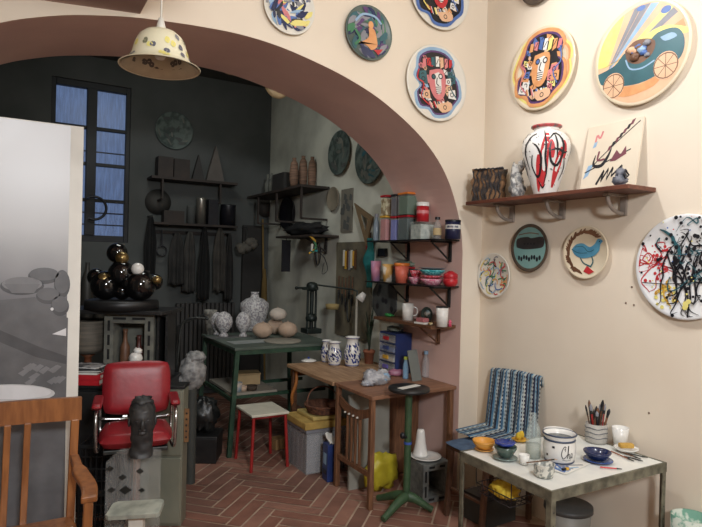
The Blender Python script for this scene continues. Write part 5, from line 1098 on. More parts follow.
for k, (px_, X) in enumerate(((423, 2.6), (432, 2.6))):
    p = on_s(px_, Z3, X); b = MB(); b.ball((0, 0, .009), (.018, .018, .01), [M_ptbr, M_cont6][k], 10, .5, k)
    b.v = [(x, y, max(0, z)) for x, y, z in b.v]; tag(b.build('clay_scrap', None, p), ['dark brown clay scrap on the lowest shelf before the small plate', 'cream clay scrap on the lowest shelf left of the dark-rimmed cup'][k], 'clay scrap')
# ================================================================== INNER RIGHT WALL
WR = XR-.003
def PI_(cx, cy, h): c, r = PB(cx, cy, h, WR); return (c[0], c[1], c[2]), r
M_pgreen = mat('faded_green_plate', (92, 104, 98), .6, c2=(58, 70, 66), scale=14, sharp=.08)
M_pgrey = mat('faded_grey_plate', (122, 122, 112), .7, c2=(92, 94, 88), scale=8)
c, r = PI_(341, 153, 44); plate('relief_plate', 'dim grey-green relief plate on the inner wall above the tool rack', c, r, 'B', M_pgreen, art_blotch([M_pgrey, M_pgreen, M_dark], 5, .85, 24, .2))
c, r = PI_(372, 156, 56); plate('relief_plate', 'large blue-green patterned plate on the inner wall, partly hidden by the arch', c, r, 'B', M_pgreen, art_blotch([M_pgrey, M_pgreen, M_pttl], 6, .85, 40, .2))
c, r = PI_(335, 199, 24); plate('clay_disc', 'small bare beige clay disc on the inner wall', c, r, 'B', mat('beige_clay_disc', (136, 126, 108), .9))
def wallbox(name, label, cat, x0, y0_, x1, y1_, th, m_, X=WR):
    a_, b2 = at_x(x0, y0_, X), at_x(x1, y1_, X); zt1, zb1 = a_.z, at_x(x0, y1_, X).z
    c_ = V((X, (a_.y+b2.y)/2, 0)); zb1 = (b2.z+zb1)/2
    return (a_.y, b2.y, zb1, zt1)
def wspan(x0, y0_, x1, y1_, X=WR):
    a_, b2 = at_x(x0, (y0_+y1_)/2, X), at_x(x1, (y0_+y1_)/2, X); xm = (x0+x1)/2; return b2.y, a_.y, at_x(xm, y1_, X).z, at_x(xm, y0_, X).z
ya, yb2, za, zb2 = wspan(342, 189, 353, 232)
b = MB().span((-.012, -(yb2-ya)/2, -(zb2-za)/2), (0, (yb2-ya)/2, (zb2-za)/2), mat('carved_grey', (120, 116, 104), .8)); A_ = Art(b, 1, .0); rd = random.Random(3)
for i in range(14):
    y, z_ = rd.uniform(-.4, .4)*(yb2-ya), rd.uniform(-.42, .42)*(zb2-za); b.add([(-.0135-.0001*i, y-.02, z_-.03), (-.0135-.0001*i, y+.03, z_-.02), (-.0135-.0001*i, y+.02, z_+.04), (-.0135-.0001*i, y-.03, z_+.02)], [(0, 3, 2, 1)], M_dark)
tag(b.build('carved_panel', None, (WR, (ya+yb2)/2, (za+zb2)/2)), 'tall narrow carved grey panel on the inner wall beside the clay disc', 'panel')
# pegboard with tools
ya, yb2, za, zb2 = wspan(337, 242, 372, 338); PX = WR-.016
pg = tag(MB().span((-.014, -(yb2-ya)/2, -(zb2-za)/2), (0, (yb2-ya)/2, (zb2-za)/2), mat('stained_tool_board', (118, 110, 90), .85, c2=(84, 80, 68), scale=5)).build('tool_board', None, (WR, (ya+yb2)/2, (za+zb2)/2)), 'stained beige board of hanging tools on the inner wall', 'board')
def hang(px_, py_, X=PX): q_ = at_x(px_, py_, X); return q_
for i in range(7):
    a_ = hang(345+i*1.9, 250+(i % 2)); b2 = hang(344.5+i*1.9, 266+(i*3) % 5); b = MB().bar((0, 0, 0), (0, 0, b2.z-a_.z), .007, .03, [M_offw, M_yel, M_wood, M_ptgy][i % 4], up=(0, 1, 0)); b.cyl((.0, 0, 0), (.016, 0, .006), .003, M_steel, n=6)
    tag(b.build('modelling_tool', None, (a_.x-.01, a_.y, a_.z)), '%s modelling tool, %s from the left in the tool board upper row' % (['off-white', 'yellow', 'brown', 'grey'][i % 4], ORD[i]), 'tool', 'modelling tools in the upper row')
for i in range(5):
    a_ = hang(340+i*3.4, 276+i % 3); L_ = .22+.05*(i % 3); b = MB().cyl((0, 0, 0), (0, 0, -L_*.6), .005, M_wood, n=8).cyl((0, 0, -L_*.6), (0, 0, -L_*.72), .008, M_steel, n=8).cyl((0, 0, -L_*.72), (0, 0, -L_), .010, M_ink, r2=.003, n=8); b.cyl((.0, 0, -.005), (.016, 0, -.003), .003, M_steel, n=6)
    tag(b.build('hanging_brush', None, (a_.x-.01, a_.y, a_.z)), 'thin brush hanging %s from the left in the lower row of the tool board' % ORD[i], 'brush', 'brushes in the lower row')
a_ = hang(340, 306); b = MB().lathe([(0, 0), (.06, 0), (.068, .05), (.062, .05), (.055, .006), (0, .006)], mat('straw', (158, 138, 90), .8), n=24)
bkt = tag(b.build('straw_basket', None, (PX-.084, a_.y, a_.z-.03)), 'small straw basket hanging below the brushes', 'basket'); MB().tube([(.062, 0, .045), (.06, 0, .14), (.082, 0, .15)], .003, M_steel, 6).build('hook', bkt)
a_ = hang(370, 246); b = MB().prism([(-.045, -.05), (.05, -.045), (.06, .01), (.02, .06), (-.03, .05)], 0, .012, mat('dull_red', (150, 40, 46), .6)); b.v = [(-z, y, x) for x, y, z in b.v]
sc_ = tag(b.build('red_scraper', None, (WR-.018, a_.y, a_.z)), 'dull red scraper hanging at the upper right of the tool board', 'tool'); MB().bar((.0, 0, .05), (.0, 0, .12), .02, .012, M_wood).cyl((-.0, 0, .115), (.016, 0, .12), .004, M_steel, n=6).build('handle', sc_)
# coiled wires
for px_, py_, rx_, ry_, lab in ((320, 254, .05, .11, 'oval wire coil hanging left of the tool board'), (351, 308, .035, .12, 'long wire loop hanging low on the tool board')):
    a_ = hang(px_, py_); b = MB()
    for k in range(3): b.tube([(-.006-.004*k, rx_*math.cos(t*6.283/24)*(1+.04*k), ry_*math.sin(t*6.283/24)*(1+.05*k)) for t in range(24)], .0028, M_steel if px_ > 340 else M_ink, 6, closed=True)
    b.cyl((.012, 0, ry_), (-.02, 0, ry_), .003, M_steel, n=6); tag(b.build('wire_coil', None, (a_.x-.012, a_.y, a_.z)), lab, 'wire')
# wooden set square with circular hole
b = MB(); tri = [at_x(x, y, WR-.06) for x, y in ((355, 203), (374, 217), (367, 246))]
c_ = sum(tri, V((0, 0, 0)))/3
inn_ = [c_+(t-c_)*.45 for t in tri]
vs = [(0, p_.y-c_.y, p_.z-c_.z) for p_ in tri]+[(0, p_.y-c_.y, p_.z-c_.z) for p_ in inn_]
b.add(vs, [(0, 1, 4, 3), (1, 2, 5, 4), (2, 0, 3, 5)], mat('set_square_wood', (124, 104, 76), .7))
tag(b.build('set_square', None, c_, solid=.012), 'large wooden set square hanging at the left of the jar shelves', 'set square')
# teal ribbon
b = MB(); y_, z_ = at_x(370, 238, 2.70).y, at_x(370, 238, 2.70).z; zb3 = at_x(370, 288, 2.70).z; MT_ = mat('teal_fabric', (34, 124, 122), .6, c2=(24, 96, 98), scale=10)
b.grid(lambda u, v: V((.01*math.sin(v*9)+.012*math.sin(u*5), (u-.5)*(.07+.10*math.exp(-((v-.42)/.16)**2)), (1-v)*(z_-zb3))), 8, 24, MT_)
tag(b.build('teal_ribbon', None, (2.72, y_+.03, zb3), solid=.003), 'teal ribbon hanging at the left end of the jar shelves', 'ribbon')
# octagonal dark panel
a_ = at_x(384, 300, WR-.01); r_ = .20; b = MB(); b.prism(circ(r_, 8, 0, 0, .19, math.pi/8), 0, .012, mat('dark_grey_octagon', (84, 86, 84), .6, c2=(62, 64, 64), scale=8))
rd = random.Random(8)
for i in range(7): b.poly(circ(.025, 12, rd.uniform(-.12, .12), rd.uniform(-.12, .12)), .0125+i*.0001, M_ink)
tag(b.build('octagonal_panel', None, (WR, a_.y, a_.z), EB), 'dark grey octagonal panel on the wall behind the middle jar shelf bracket', 'panel')
a_ = at_x(383, 252.5, WR-.01); tag(MB().span((-.03, -.055, -.035), (0, .055, .035), M_ink).build('black_wall_box', None, (WR, a_.y, a_.z)), 'small black box fixed to the wall under the top jar shelf', 'box')
# articulated lamp
p = V((2.66, 4.46, DZ+.0005))
lp2 = thing('clamp_lamp', 'desk lamp with white head on a pale pole behind the blue and white vases', 'lamp', p)
zh = zat(356, 297, p)-p.z; arm = at_d(318, 285, dep(p)+.15)-p
MB().lathe([(0, 0), (.05, 0), (.05, .012), (.015, .02), (0, .02)], M_steel, n=24).build('base', lp2)
MB().cyl((0, 0, .02), (0, 0, zh), .011, mat('pale_pole', (170, 166, 152), .6), n=12).build('pole', lp2)
MB().tube([arm, V((arm.x*.1, arm.y*.1, zh+.065)), V((.005, 0, zh+.05)), V((0, 0, zh))], .008, MD, 8).build('arm', lp2)
MB().lathe([(0, .045), (.02, .045), (.03, .02), (.042, -.03), (.038, -.03), (.02, .0), (0, .01)], M_white, n=26).build('lamp_head', lp2, (.035, -.02, zh+.0), (math.radians(20), math.radians(30), 0))
# upper inner shelf
HZ = 2.388; a_ = at_y(301, 184, 5.28); HZ = a_.z
hsf = thing('inner_wall_shelf', 'dark wooden shelf with banded vases on the inner right wall', 'shelf', (2.65, 6.0, HZ-.03))
M_dw = mat('dark_shelf_wood', (58, 48, 42), .7, c2=(42, 36, 32), scale=6)
ab(MB().span((2.47, 5.28, HZ-.025), (XR-.005, 6.8, HZ), M_dw), 'shelf_board', hsf)
for y in (5.32, 5.95, 6.5):
    ab(MB().bar((2.5, y, HZ-.026), (2.5, y, HZ-.34), .02, .02, M_dw, up=(0, 1, 0)).bar((2.5, y, HZ-.335), (XR-.005, y, HZ-.335), .02, .02, M_dw), 'strut', hsf)
M_band = mat('banded_terracotta', (134, 104, 84), .8, c2=(98, 74, 60), scale=3, stretch=(1, 1, 30), sharp=.1)
for px_, yt, w_, X, lab in ((294, 158, 9, 2.54, 'banded brown vase at the left of the three on the inner shelf'), (303, 156, 9, 2.655, 'banded brown vase in the middle of the three on the inner shelf'), (312, 157, 8.5, 2.75, 'banded brown vase at the right of the three on the inner shelf')):
    p = at_x(px_, 175, X); p.z = HZ+.001; h = zat(px_, yt, p)-HZ; r_ = sz(p, w_)/2
    lat('banded_vase', lab, 'vase', p, [(0, 0), (r_*.7, 0), (r_*.95, h*.25), (r_, h*.55), (r_*.8, h*.82), (r_*.4, h*.92), (r_*.45, h), (0, h)], M_band, grp='banded vases on the inner shelf')
p = V((2.65, 6.05, HZ+.001)); tag(MB().span((-.1, -.16, 0), (.1, .16, .2), mat('dark_carton', (50, 48, 46), .8)).build('dark_box', None, p), 'dark box behind the banded vases on the inner shelf', 'box')
for k, y in enumerate((6.4, 6.52)): tag(MB().lathe([(0, 0), (.035, 0), (.035, .14), (.014, .19), (.014, .25), (0, .25)], M_pgrey, n=18).build('bottle', None, (2.62, y, HZ+.001)), ['grey bottle near the end of the inner shelf', 'grey bottle at the far end of the inner shelf'][k], 'bottle')
LZ = at_x(330, 236, 2.8).z
ls = thing('bag_shelf', 'lower dark wooden shelf carrying a black bag on the inner wall', 'shelf', (2.65, 5.5, LZ-.03))
ab(MB().span((2.50, 5.06, LZ-.02), (XR-.005, 5.95, LZ), M_dw), 'shelf_board', ls)
ab(MB().bar((2.78, 5.3, LZ-.021), (2.78, 5.3, LZ-.18), .02, .02, M_dw, up=(0, 1, 0)).bar((2.78, 5.3, LZ-.16), (2.55, 5.3, LZ-.025), .015, .015, M_dw), 'strut', ls)
b = MB(); b.ball((0, 0, .065), (.13, .40, .075), mat('black_cloth', (30, 30, 30), .8, c2=(20, 20, 20), scale=9, bump=.4), 28, .4, 6, 2.5); b.v = [(x, y, max(0, z)) for x, y, z in b.v]
tag(b.build('black_bag', None, (2.64, 5.5, LZ+.001)), 'long limp black bag lying on the lower inner shelf', 'bag')
# hanging under it
p = V((2.56, 5.75, LZ-.021)); q_ = at_y(293, 255, 5.8)
tag(MB().span((-.05, -.006, -.36), (.05, .006, -.02), M_ink).tube([(0, 0, 0), (0, 0, -.02)], .004, M_steel, 6).build('black_strop', None, (2.56, 5.8, LZ-.0205)), 'black rectangular strap hanging under the lower inner shelf', 'strap')
M_clp = [M_yel, M_ptgr, M_offw, mat('peg_green', (80, 140, 100), .6), M_yel, M_teal]
cl0 = at_y(306, 240, 5.1)
for i, (dx, dz) in enumerate(((-.02, .0), (.02, -.04), (.0, -.07), (.045, -.09), (.03, -.12), (.06, -.13))):
    b = MB().bar((0, 0, 0), (.004*i-.01, 0, -.075), .010, .016, M_clp[i], up=(0, 1, 0)).bar((.01, 0, 0), (.0, 0, -.07), .008, .014, M_clp[i], up=(0, 1, 0))
    tag(b.build('clothes_peg', None, (2.52+dx, 5.10, LZ-.022+dz), (0, i*.5-1, 0)), '%s clothes peg, %s of the cluster under the lower inner shelf' % (['yellow', 'green', 'off-white', 'pale green', 'ochre', 'teal'][i], ['topmost', 'second from the top', 'third from the top', 'fourth from the top', 'second from the bottom', 'lowest'][i]), 'peg', 'clothes pegs under the inner shelf')
b = MB().tube(curve([(0, 0, 0), (.03, 0, -.12), (.12, 0, -.2), (.16, 0, -.32), (.1, 0, -.36), (.12, 0, -.25)], 20), .004, M_steel, 6)
tag(b.build('bent_wire', None, (2.56, 5.14, LZ-.021)), 'bent wire hanging among the clothes pegs', 'wire')
for k, (px_, y, r_, lab) in enumerate(((286, 5.75, .19, 'large dark round pan hanging under the inner shelf'),)):
    q_ = at_x(px_, 213, WR-.05); tag(MB().lathe([(0, 0), (r_*.8, 0), (r_, .05), (r_*.97, .055), (r_*.8, .01), (0, .01)], M_ink, n=36).build('hanging_pan', None, (WR, q_.y, q_.z), EB), lab, 'pan')
q_ = at_y(267, 208, YB-.01); tag(MB().lathe([(0, 0), (.1, 0), (.12, .02), (0, .03)], mat('dark_brown_disc', (58, 52, 46), .8), n=30).build('dark_disc', None, (q_.x-.02, YB-.001, q_.z), EA), 'dark oval disc on the back wall near its right corner', 'disc')
# ================================================================== INNER BACK WALL
q_ = at_y(174, 131, YB); plate('hanging_plate', 'large dim round plate on the back wall right of the window', (q_.x, YB-.002, q_.z), .215, 'A', M_pgreen, art_blotch([M_pgrey, M_pgreen, M_dark], 15, .85, 24, .2))
UZ = at_y(152, 175, 6.62).z; u0, u1 = at_y(152, 175, 6.62).x, at_y(238, 180, 6.62).x
us = thing('back_wall_shelf', 'upper dark shelf on the back wall with boxes and pointed ornaments', 'shelf', ((u0+u1)/2, 6.75, UZ-.03))
ab(MB().span((u0, 6.62, UZ-.028), (u1, YB-.004, UZ), M_dw), 'shelf_board', us)
for x in (u0+.12, u1-.2): ab(MB().bar((x, 6.64, UZ-.029), (x, 6.64, UZ-.25), .018, .018, M_dw, up=(0, 1, 0)).bar((x, 6.64, UZ-.25), (x, YB-.004, UZ-.25), .018, .018, M_dw), 'strut', us)
for x0, x1, yt, lab in ((157, 172, 156.5, 'left dark box on the upper back shelf'), (173, 188.5, 159, 'right dark box on the upper back shelf')):
    a_, b2 = at_y(x0, 173, 6.72), at_y(x1, 173, 6.72); tag(MB().span((-(b2.x-a_.x)/2, -.08, 0), ((b2.x-a_.x)/2, .08, at_y(x0, yt, 6.72).z-UZ), M_dw).build('dark_box', None, ((a_.x+b2.x)/2, 6.74, UZ+.001)), lab, 'box')
for cx, w_, yt, c_, lab in ((198, 12, 155, (60, 58, 56), 'lower pointed dark ornament on the upper back shelf'), (215, 18, 146, (96, 90, 84), 'taller pointed pale ornament on the upper back shelf')):
    p = at_y(cx, 174, 6.74); p.z = UZ+.001; h = zat(cx, yt, p)-UZ; r_ = sz(p, w_)/2
    b = MB().prism([(-r_, 0), (r_, 0), (r_*.75, h*.3), (0, h), (-r_*.75, h*.3)], -.03, .03, mat('pointed_%d' % cx, c_, .8), RA); tag(b.build('pointed_ornament', None, p), lab, 'ornament')
LZ2 = at_y(200, 224, 6.64).z; l0, l1 = at_y(154, 222, 6.64).x, at_y(238, 226, 6.64).x
l2 = thing('back_wall_shelf', 'lower dark shelf on the back wall with a silver can, aprons hanging below', 'shelf', ((l0+l1)/2, 6.76, LZ2-.03))
ab(MB().span((l0, 6.64, LZ2-.025), (l1, YB-.004, LZ2), M_dw), 'shelf_board', l2)
ab(MB().span((l0+.05, YB-.03, LZ2-.12), (l1-.02, YB-.004, LZ2-.08), M_dw), 'peg_rail', l2)
def onl(px_, yt, w_, nm, lab, ct, m_, box=False):
    p = at_y(px_, 218, 6.74); p.z = LZ2+.001; h = zat(px_, yt, p)-LZ2; r_ = sz(p, w_)/2
    if box: b = MB().span((-r_, -.06, 0), (r_, .06, h), m_)
    else: b = MB().lathe([(0, 0), (r_, 0), (r_, h*.93), (r_*1.03, h), (0, h)], m_, n=24)
    tag(b.build(nm, None, p), lab, ct)
onl(173, 211, 20, 'radio', 'low dark radio box on the lower back shelf', 'box', M_dw, True)
onl(191, 206, 8, 'small_jar', 'small dark jar between the radio box and the silver can', 'jar', M_dark)
onl(201, 198, 9.5, 'silver_can', 'tall silver can on the lower back shelf', 'can', mat('dull_silver', (170, 166, 156), .35, .8))
onl(212, 200, 10, 'dark_books', 'dark upright box right of the silver can', 'box', M_ink, True)
onl(228, 205, 15, 'dark_pot', 'round dark pot at the right end of the lower back shelf', 'pot', M_ink)
q_ = at_y(158, 202, YB-.01); tag(MB().lathe([(0, 0), (.12, 0), (.145, .015), (0, .022)], mat('dull_grey_dish', (72, 70, 66), .8), n=32).build('round_dish', None, (q_.x, YB-.001, q_.z), EA), 'dim grey round dish hanging between the two back shelves', 'dish')
q_ = at_y(162, 242, 6.78); b = MB().tube([(.055*math.cos(t*6.283/24), 0, -.2+.055*math.sin(t*6.283/24)) for t in range(24)], .009, M_ink, 8, closed=True).cyl((0, 0, -.145), (0, 0, .04), .008, M_ink, n=8).cyl((0, 0, .03), (0, .1, .03), .004, M_steel, n=6)
tag(b.build('ring_tool', None, (q_.x, 6.79, q_.z+.1)), 'dark ring-shaped tool hanging below the lower back shelf', 'tool')
# aprons and coats
for px_, yt, yb_, w_, c_, lab in ((151, 216, 280, 11, (20, 20, 20), 'long black apron hanging right beside the window'), (177, 234, 285, 15, (52, 50, 48), 'dark grey smock hanging below the radio box'),
        (190, 232, 292, 12, (66, 64, 60), 'grey apron hanging second from the silver can'), (205, 227, 300, 12, (16, 16, 16), 'long black smock hanging under the silver can'), (220, 228, 292, 12, (70, 66, 60), 'grey-brown apron hanging right of the long black smock'), (230, 234, 300, 9, (40, 38, 36), 'dark apron hanging nearest the back corner')):
    q_ = at_y(px_, yt, 6.70); zb4 = at_y(px_, yb_, 6.70).z; wd = sz(q_, w_); b = MB(); sd = px_
    m_ = mat('cloth_%d' % px_, c_, .9, c2=tuple(int(v*.7) for v in c_), scale=6)
    b.grid(lambda u, v: V(((u-.5)*wd*(.25+.75*min(1, v*2.2)**.6)*(1+.1*math.sin(sd+v*5)), .022*math.sin(u*11+sd)*(.3+v), -(v)*(q_.z-zb4)+.01*math.sin(u*9))), 16, 14, m_)
    b.tube([(0, .0, -.005), (0, .17, .0)], .005, M_steel, 6)
    tag(b.build('hanging_apron', None, q_, solid=.006), lab, 'apron')
# dark panel, broom, hanging bunch
a_, b2 = at_y(242, 300, 6.8), at_y(264, 226, 6.8)
tag(MB().span((-(b2.x-a_.x)/2, -.02, 0), ((b2.x-a_.x)/2, .02, b2.z), mat('dark_door_board', (44, 42, 40), .8)).build('dark_board', None, ((a_.x+b2.x)/2, 6.83, 0)), 'tall dark board leaning on the back wall near its right corner', 'board')
q_ = at_y(268, 300, 6.55); b = MB().cyl((0, 0, 0), (0, .2, 2.1), .012, mat('golden_stick', (120, 96, 50), .7), n=10).lathe([(0, .9), (.05, .9), (.03, 1.35), (.012, 1.5), (0, 1.5)], mat('golden_straw', (112, 90, 48), .9), (0, .1, 0), n=16)
tag(b.build('broom', None, (min(q_.x, 2.66), 6.55, 0)), 'golden brown broom leaning in the back corner', 'broom')
q_ = at_y(247, 238, 6.6); b = MB(); 
for i in range(7): b.ball((.07*math.cos(i*1.3), .02*math.sin(i), -.05-.03*i % .12), (.06, .04, .05), mat('dried_bunch', (96, 92, 84), .9), 12, .5, i)
b.tube([(0, 0, 0), (0, 0, .12), (0, .19, .13)], .004, M_steel, 6); tag(b.build('dried_bunch', None, q_), 'pale dried bunch hanging left of the dark board in the back corner', 'bunch')
# slatted radiator
rad = thing('radiator', 'dark slatted radiator against the back wall behind the green table', 'radiator', (2.0, 6.8, 0)); r0, r1 = at_y(175, 330, 6.78).x, at_y(234, 330, 6.78).x
zt5 = at_y(200, 303, 6.78).z; MR_ = mat('dark_grey_radiator', (58, 56, 54), .7)
n = 14
for i in range(n): x = r0+(r1-r0)*(i+.5)/n; ab(MB().span((x-(r1-r0)/n*.4, 6.74, .1), (x+(r1-r0)/n*.4, 6.82, zt5), MR_), 'radiator_fin', rad, bev=.01)
ab(MB().span((r0, 6.83, .05), (r1, 6.86, zt5-.05), MR_).span((r0, 6.77, 0), (r0+.03, 6.79, .1), MR_).span((r1-.03, 6.77, 0), (r1, 6.79, .1), MR_), 'radiator_frame', rad)
# dark workbench below the window
wbn = thing('back_workbench', 'dark workbench against the back wall below the window', 'workbench', (.7, 6.5, 0))
ab(MB().span((-.2, 6.3, .92), (1.35, 6.88, .96), M_dw), 'worktop', wbn)
for x in (-.15, 1.3):
    for y in (6.35, 6.83): ab(MB().bar((x, y, 0), (x, y, .92), .05, .05, M_dw, up=(0, 1, 0)), 'leg', wbn)
for k, (px_, h_, r_, c_, lab) in enumerate(((87, .62, .06, (56, 54, 50), 'tall dim bottle on the back workbench, left one'), (100, .52, .055, (70, 68, 62), 'dim grey bottle on the back workbench, right one'))):
    q_ = at_y(px_, 290, 6.5); bottle('tall_bottle', lab, V((q_.x, 6.5, .961)), h_, r_, mat('dim_bottle_%d' % k, c_, .5))
q_ = at_y(133, 262, 6.5); tag(MB().span((-.16, -.12, 0), (.16, .12, .5), mat('dim_brown_box', (60, 54, 48), .8)).build('storage_box', None, (q_.x, 6.55, .961)), 'dim brown storage box on the back workbench below the window corner', 'box')
# ring hanging in front of the window
q_ = at_y(94, 208, 6.7); r_ = .12; b = MB().tube([(r_*math.cos(t), 0, r_*math.sin(t)) for t in [math.radians(-115+k*9.2) for k in range(26)]], .014, M_ink, 8).cyl((r_*math.cos(math.radians(115)), 0, r_*math.sin(math.radians(115))), (r_*math.cos(math.radians(115)), .21, r_*math.sin(math.radians(115))), .008, M_ink, n=6)
tag(b.build('iron_ring', None, q_), 'black iron hook ring hanging before the lower window panes', 'hook')
# tan plates on the back face of the arch wall
for k, (px_, py_, h_, lab) in enumerate(((277, 85, 28, 'tan round plate half hidden behind the arch edge, right one'), (229, 63, 24, 'tan round plate almost hidden behind the arch edge, left one'))):
    q_ = at_y(px_, py_, YA+T+.03); r_ = sz(q_, h_)/2*1.0
    tag(MB().lathe([(0, .028), (r_*.8, .028), (r_, .01), (r_*.95, .004), (0, .01)], mat('tan_glaze', (190, 170, 130), .5, c2=(170, 150, 112), scale=8), n=36).build('tan_plate', None, (q_.x, YA+T+.030, q_.z), EA), lab, 'plate', 'tan plates behind the arch')
# ================================================================== FRONT WORK TABLE
wt_ = thing('work_table', 'small grey metal-framed work table with a white paint-stained top', 'table', (2.45, 2.03, 0))
WZ = .64; sc_ = (1.62-WZ)/(1.62-.64)
tx0, tx1, ty0, ty1 = 2.045, 2.885, 1.742, 2.345
M_frame = mat('grey_green_angle_iron', (130, 128, 110), .55, .2, c2=(82, 80, 68), scale=18)
M_top = mat('stained_white_top', (238, 236, 226), .5, c2=(212, 214, 210), scale=5, sharp=-.05)
ab(MB().span((tx0+.012, ty0+.012, WZ-.012), (tx1-.012, ty1-.012, WZ), M_top), 'tabletop', wt_)
ab(MB().span((tx0, ty0, WZ-.045), (tx1, ty0+.011, WZ+.002), M_frame).span((tx0, ty1-.011, WZ-.045), (tx1, ty1, WZ+.002), M_frame).span((tx0, ty0+.011, WZ-.045), (tx0+.011, ty1-.011, WZ+.002), M_frame).span((tx1-.011, ty0+.011, WZ-.045), (tx1, ty1-.011, WZ+.002), M_frame), 'frame', wt_)
for x in (tx0+.002, tx1-.032):
    for y in (ty0+.002, ty1-.032):
        b = MB(); xo = x if x < 2.4 else x+.026; yo = y if y < 2 else y+.026
        b.span((x, yo, 0), (x+.03, yo+.004, WZ-.046), M_frame).span((xo, y+.0045, 0), (xo+.004, y+.0295, WZ-.046), M_frame)
        for k in range(9): b.lathe([(0, .0), (.004, .0005)], M_ink, (0, 0, 0), 8, Matrix.Translation((x+.015, yo-.001, .05+k*.062)) @ Matrix.Rotation(math.pi/2, 4, 'X'))
        ab(b, 'leg', wt_)
ab(MB().tube([(tx0+.03, ty0+.03, .2), (tx0+.03, ty1-.03, .2)], .006, M_frame, 6), 'side_rail', wt_)
TZ2 = WZ+.0035
def on_t(px_, py_): return at_z(px_, py_, TZ2)
def hT(px_, py_, p_): return zat(px_, py_, p_)-p_.z
# blue smears and stains as a flat sheet with paint
p = on_t(561, 464); b = MB().span((-.12, -.09, 0), (.12, .09, .0015), M_paper); rd = random.Random(5)
for i in range(10): b.stroke(curve([(rd.uniform(-.1, .1), rd.uniform(-.08, .08)) for _ in range(3)], 8), .012, .0017+i*.0001, rd.choice([M_ptlb, M_ptbl, M_ptlb, M_ptgy]))
tag(b.build('paint_sheet', None, p, (0, 0, .2)), 'white sheet with pale blue paint smears on the work table', 'paper')
p = on_t(484, 450); o = lat('saucer', 'ochre saucer under the ochre bowl at the left corner of the work table', 'saucer', p, [(0, 0), (.03, 0), (.05, .006), (.049, .009), (.03, .005), (0, .004)], mat('ochre_glaze', (206, 150, 74), .4))
bowl('ochre bowl with a dark-dotted rim on the ochre saucer', p+V((0, 0, .0095)), sz(p, 11.5), hT(484, 437, p)*.62, mat('ochre_glaze2', (214, 152, 62), .4))
p = on_t(505, 458.5); lat('glass_plate', 'grey-green glass plate under the green glass bowl', 'plate', p, [(0, 0), (.04, 0), (.062, .007), (.06, .009), (.035, .004), (0, .003)], mat('grey_green_glass', (130, 144, 138), .2))
M_gg = mat('dark_green_glass', (84, 104, 94), .15, c2=(58, 74, 68), scale=20, coat=.5)
bowl('faceted dark green glass bowl filled with grey water', p+V((.002, .0, .0095)), sz(p, 11), hT(505, 447, p)-.004, M_gg)
hb = hT(505, 447, p)+.007; b = MB(); b.lathe([(0, 0), (.035, 0), (.052, .014), (.05, .02), (.03, .008), (0, .008)], M_blue, n=20, warp=lambda a, z_: 1+.09*math.sin(a*7)*(z_ > .01))
bb_ = M_blue; o = tag(b.build('blue_dish', None, p+V((0, .004, hb))), 'scalloped bright blue dish on top of the green glass bowl', 'dish')
p = on_t(520, 441); lat('yellow_saucer', 'pale yellow scalloped saucer behind the clear bottle', 'saucer', p, [(0, 0), (.025, 0), (.045, .01), (.043, .014), (.02, .006), (0, .005)], M_yel, warp=lambda a, z_: 1+.07*math.sin(a*6)*(z_ > .008))
for k, (dx, dy, lab) in enumerate(((-.012, 0, 'left lump of yellow sponge standing on the yellow saucer'), (.02, .008, 'right lump of yellow sponge standing on the yellow saucer'))):
    b = MB(); b.ball((0, 0, .022), (.016, .014, .022), mat('yellow_sponge', (226, 200, 70), .9, c2=(206, 170, 50), scale=40, bump=.5), 16, .4, k); b.v = [(x, y, max(0, z)) for x, y, z in b.v]; tag(b.build('sponge', None, p+V((dx, dy, .007))), lab, 'sponge')
p = on_t(533, 457); h = hT(535, 413, p); r_ = sz(p, 15)/2
o = thing('glass_bottle', 'clear tapered glass bottle standing on the work table', 'bottle', p)
MB().lathe([(0, 0), (r_, 0), (r_, h*.5), (r_*.8, h*.68), (r_*.4, h*.82), (r_*.32, h*.95), (r_*.4, h)], C_bott, n=26).build('glass', o)
MB().lathe([(0, .003), (r_*.9, .003), (r_*.9, h*.3), (0, h*.3)], clear('milky_water', (206, 204, 190), .35), n=24).build('water', o)
p = on_t(558, 436); 
bowl('white bowl behind the large lettered jar', p, sz(p, 14), .035, M_white)
# lettered jar
p = on_t(559, 460.5); h = hT(559, 432.5, p); r_ = sz(p, 32)/2*.985
o = lat('lettered_jar', 'large white ceramic jar with black handwriting and blue-grey rim', 'jar', p, [(0, 0), (r_*.8, 0), (r_*.88, h*.06), (r_*1.0, h*.35), (r_, h*.55), (r_*.93, h*.76), (r_*.9, h*.82), (r_*.99, h*.9), (r_*1.0, h), (r_*.93, h), (r_*.86, h*.8), (r_*.86, h*.7), (0, h*.68)], M_white, n=48)
MB().lathe([(0, h*.84), (r_*.86, h*.84)], mat('dark_liquid', (50, 56, 54), .15), n=36).build('dark_liquid', o)
b = MB(); 
for zz, ww in ((.79, .035), (.985, .03), (.045, .03)):
    rr_ = {.79: .925, .985: 1.005, .045: .87}[zz]*r_; b = MB(); b.tube([(rr_*math.cos(a*6.283/36), rr_*math.sin(a*6.283/36), h*zz) for a in range(36)], h*ww, mat('grey_blue_band', (62, 74, 96), .4), 6, closed=True); b.build('blue_band', o)
F_ = math.atan2(-p.y, -p.x); b = MB()
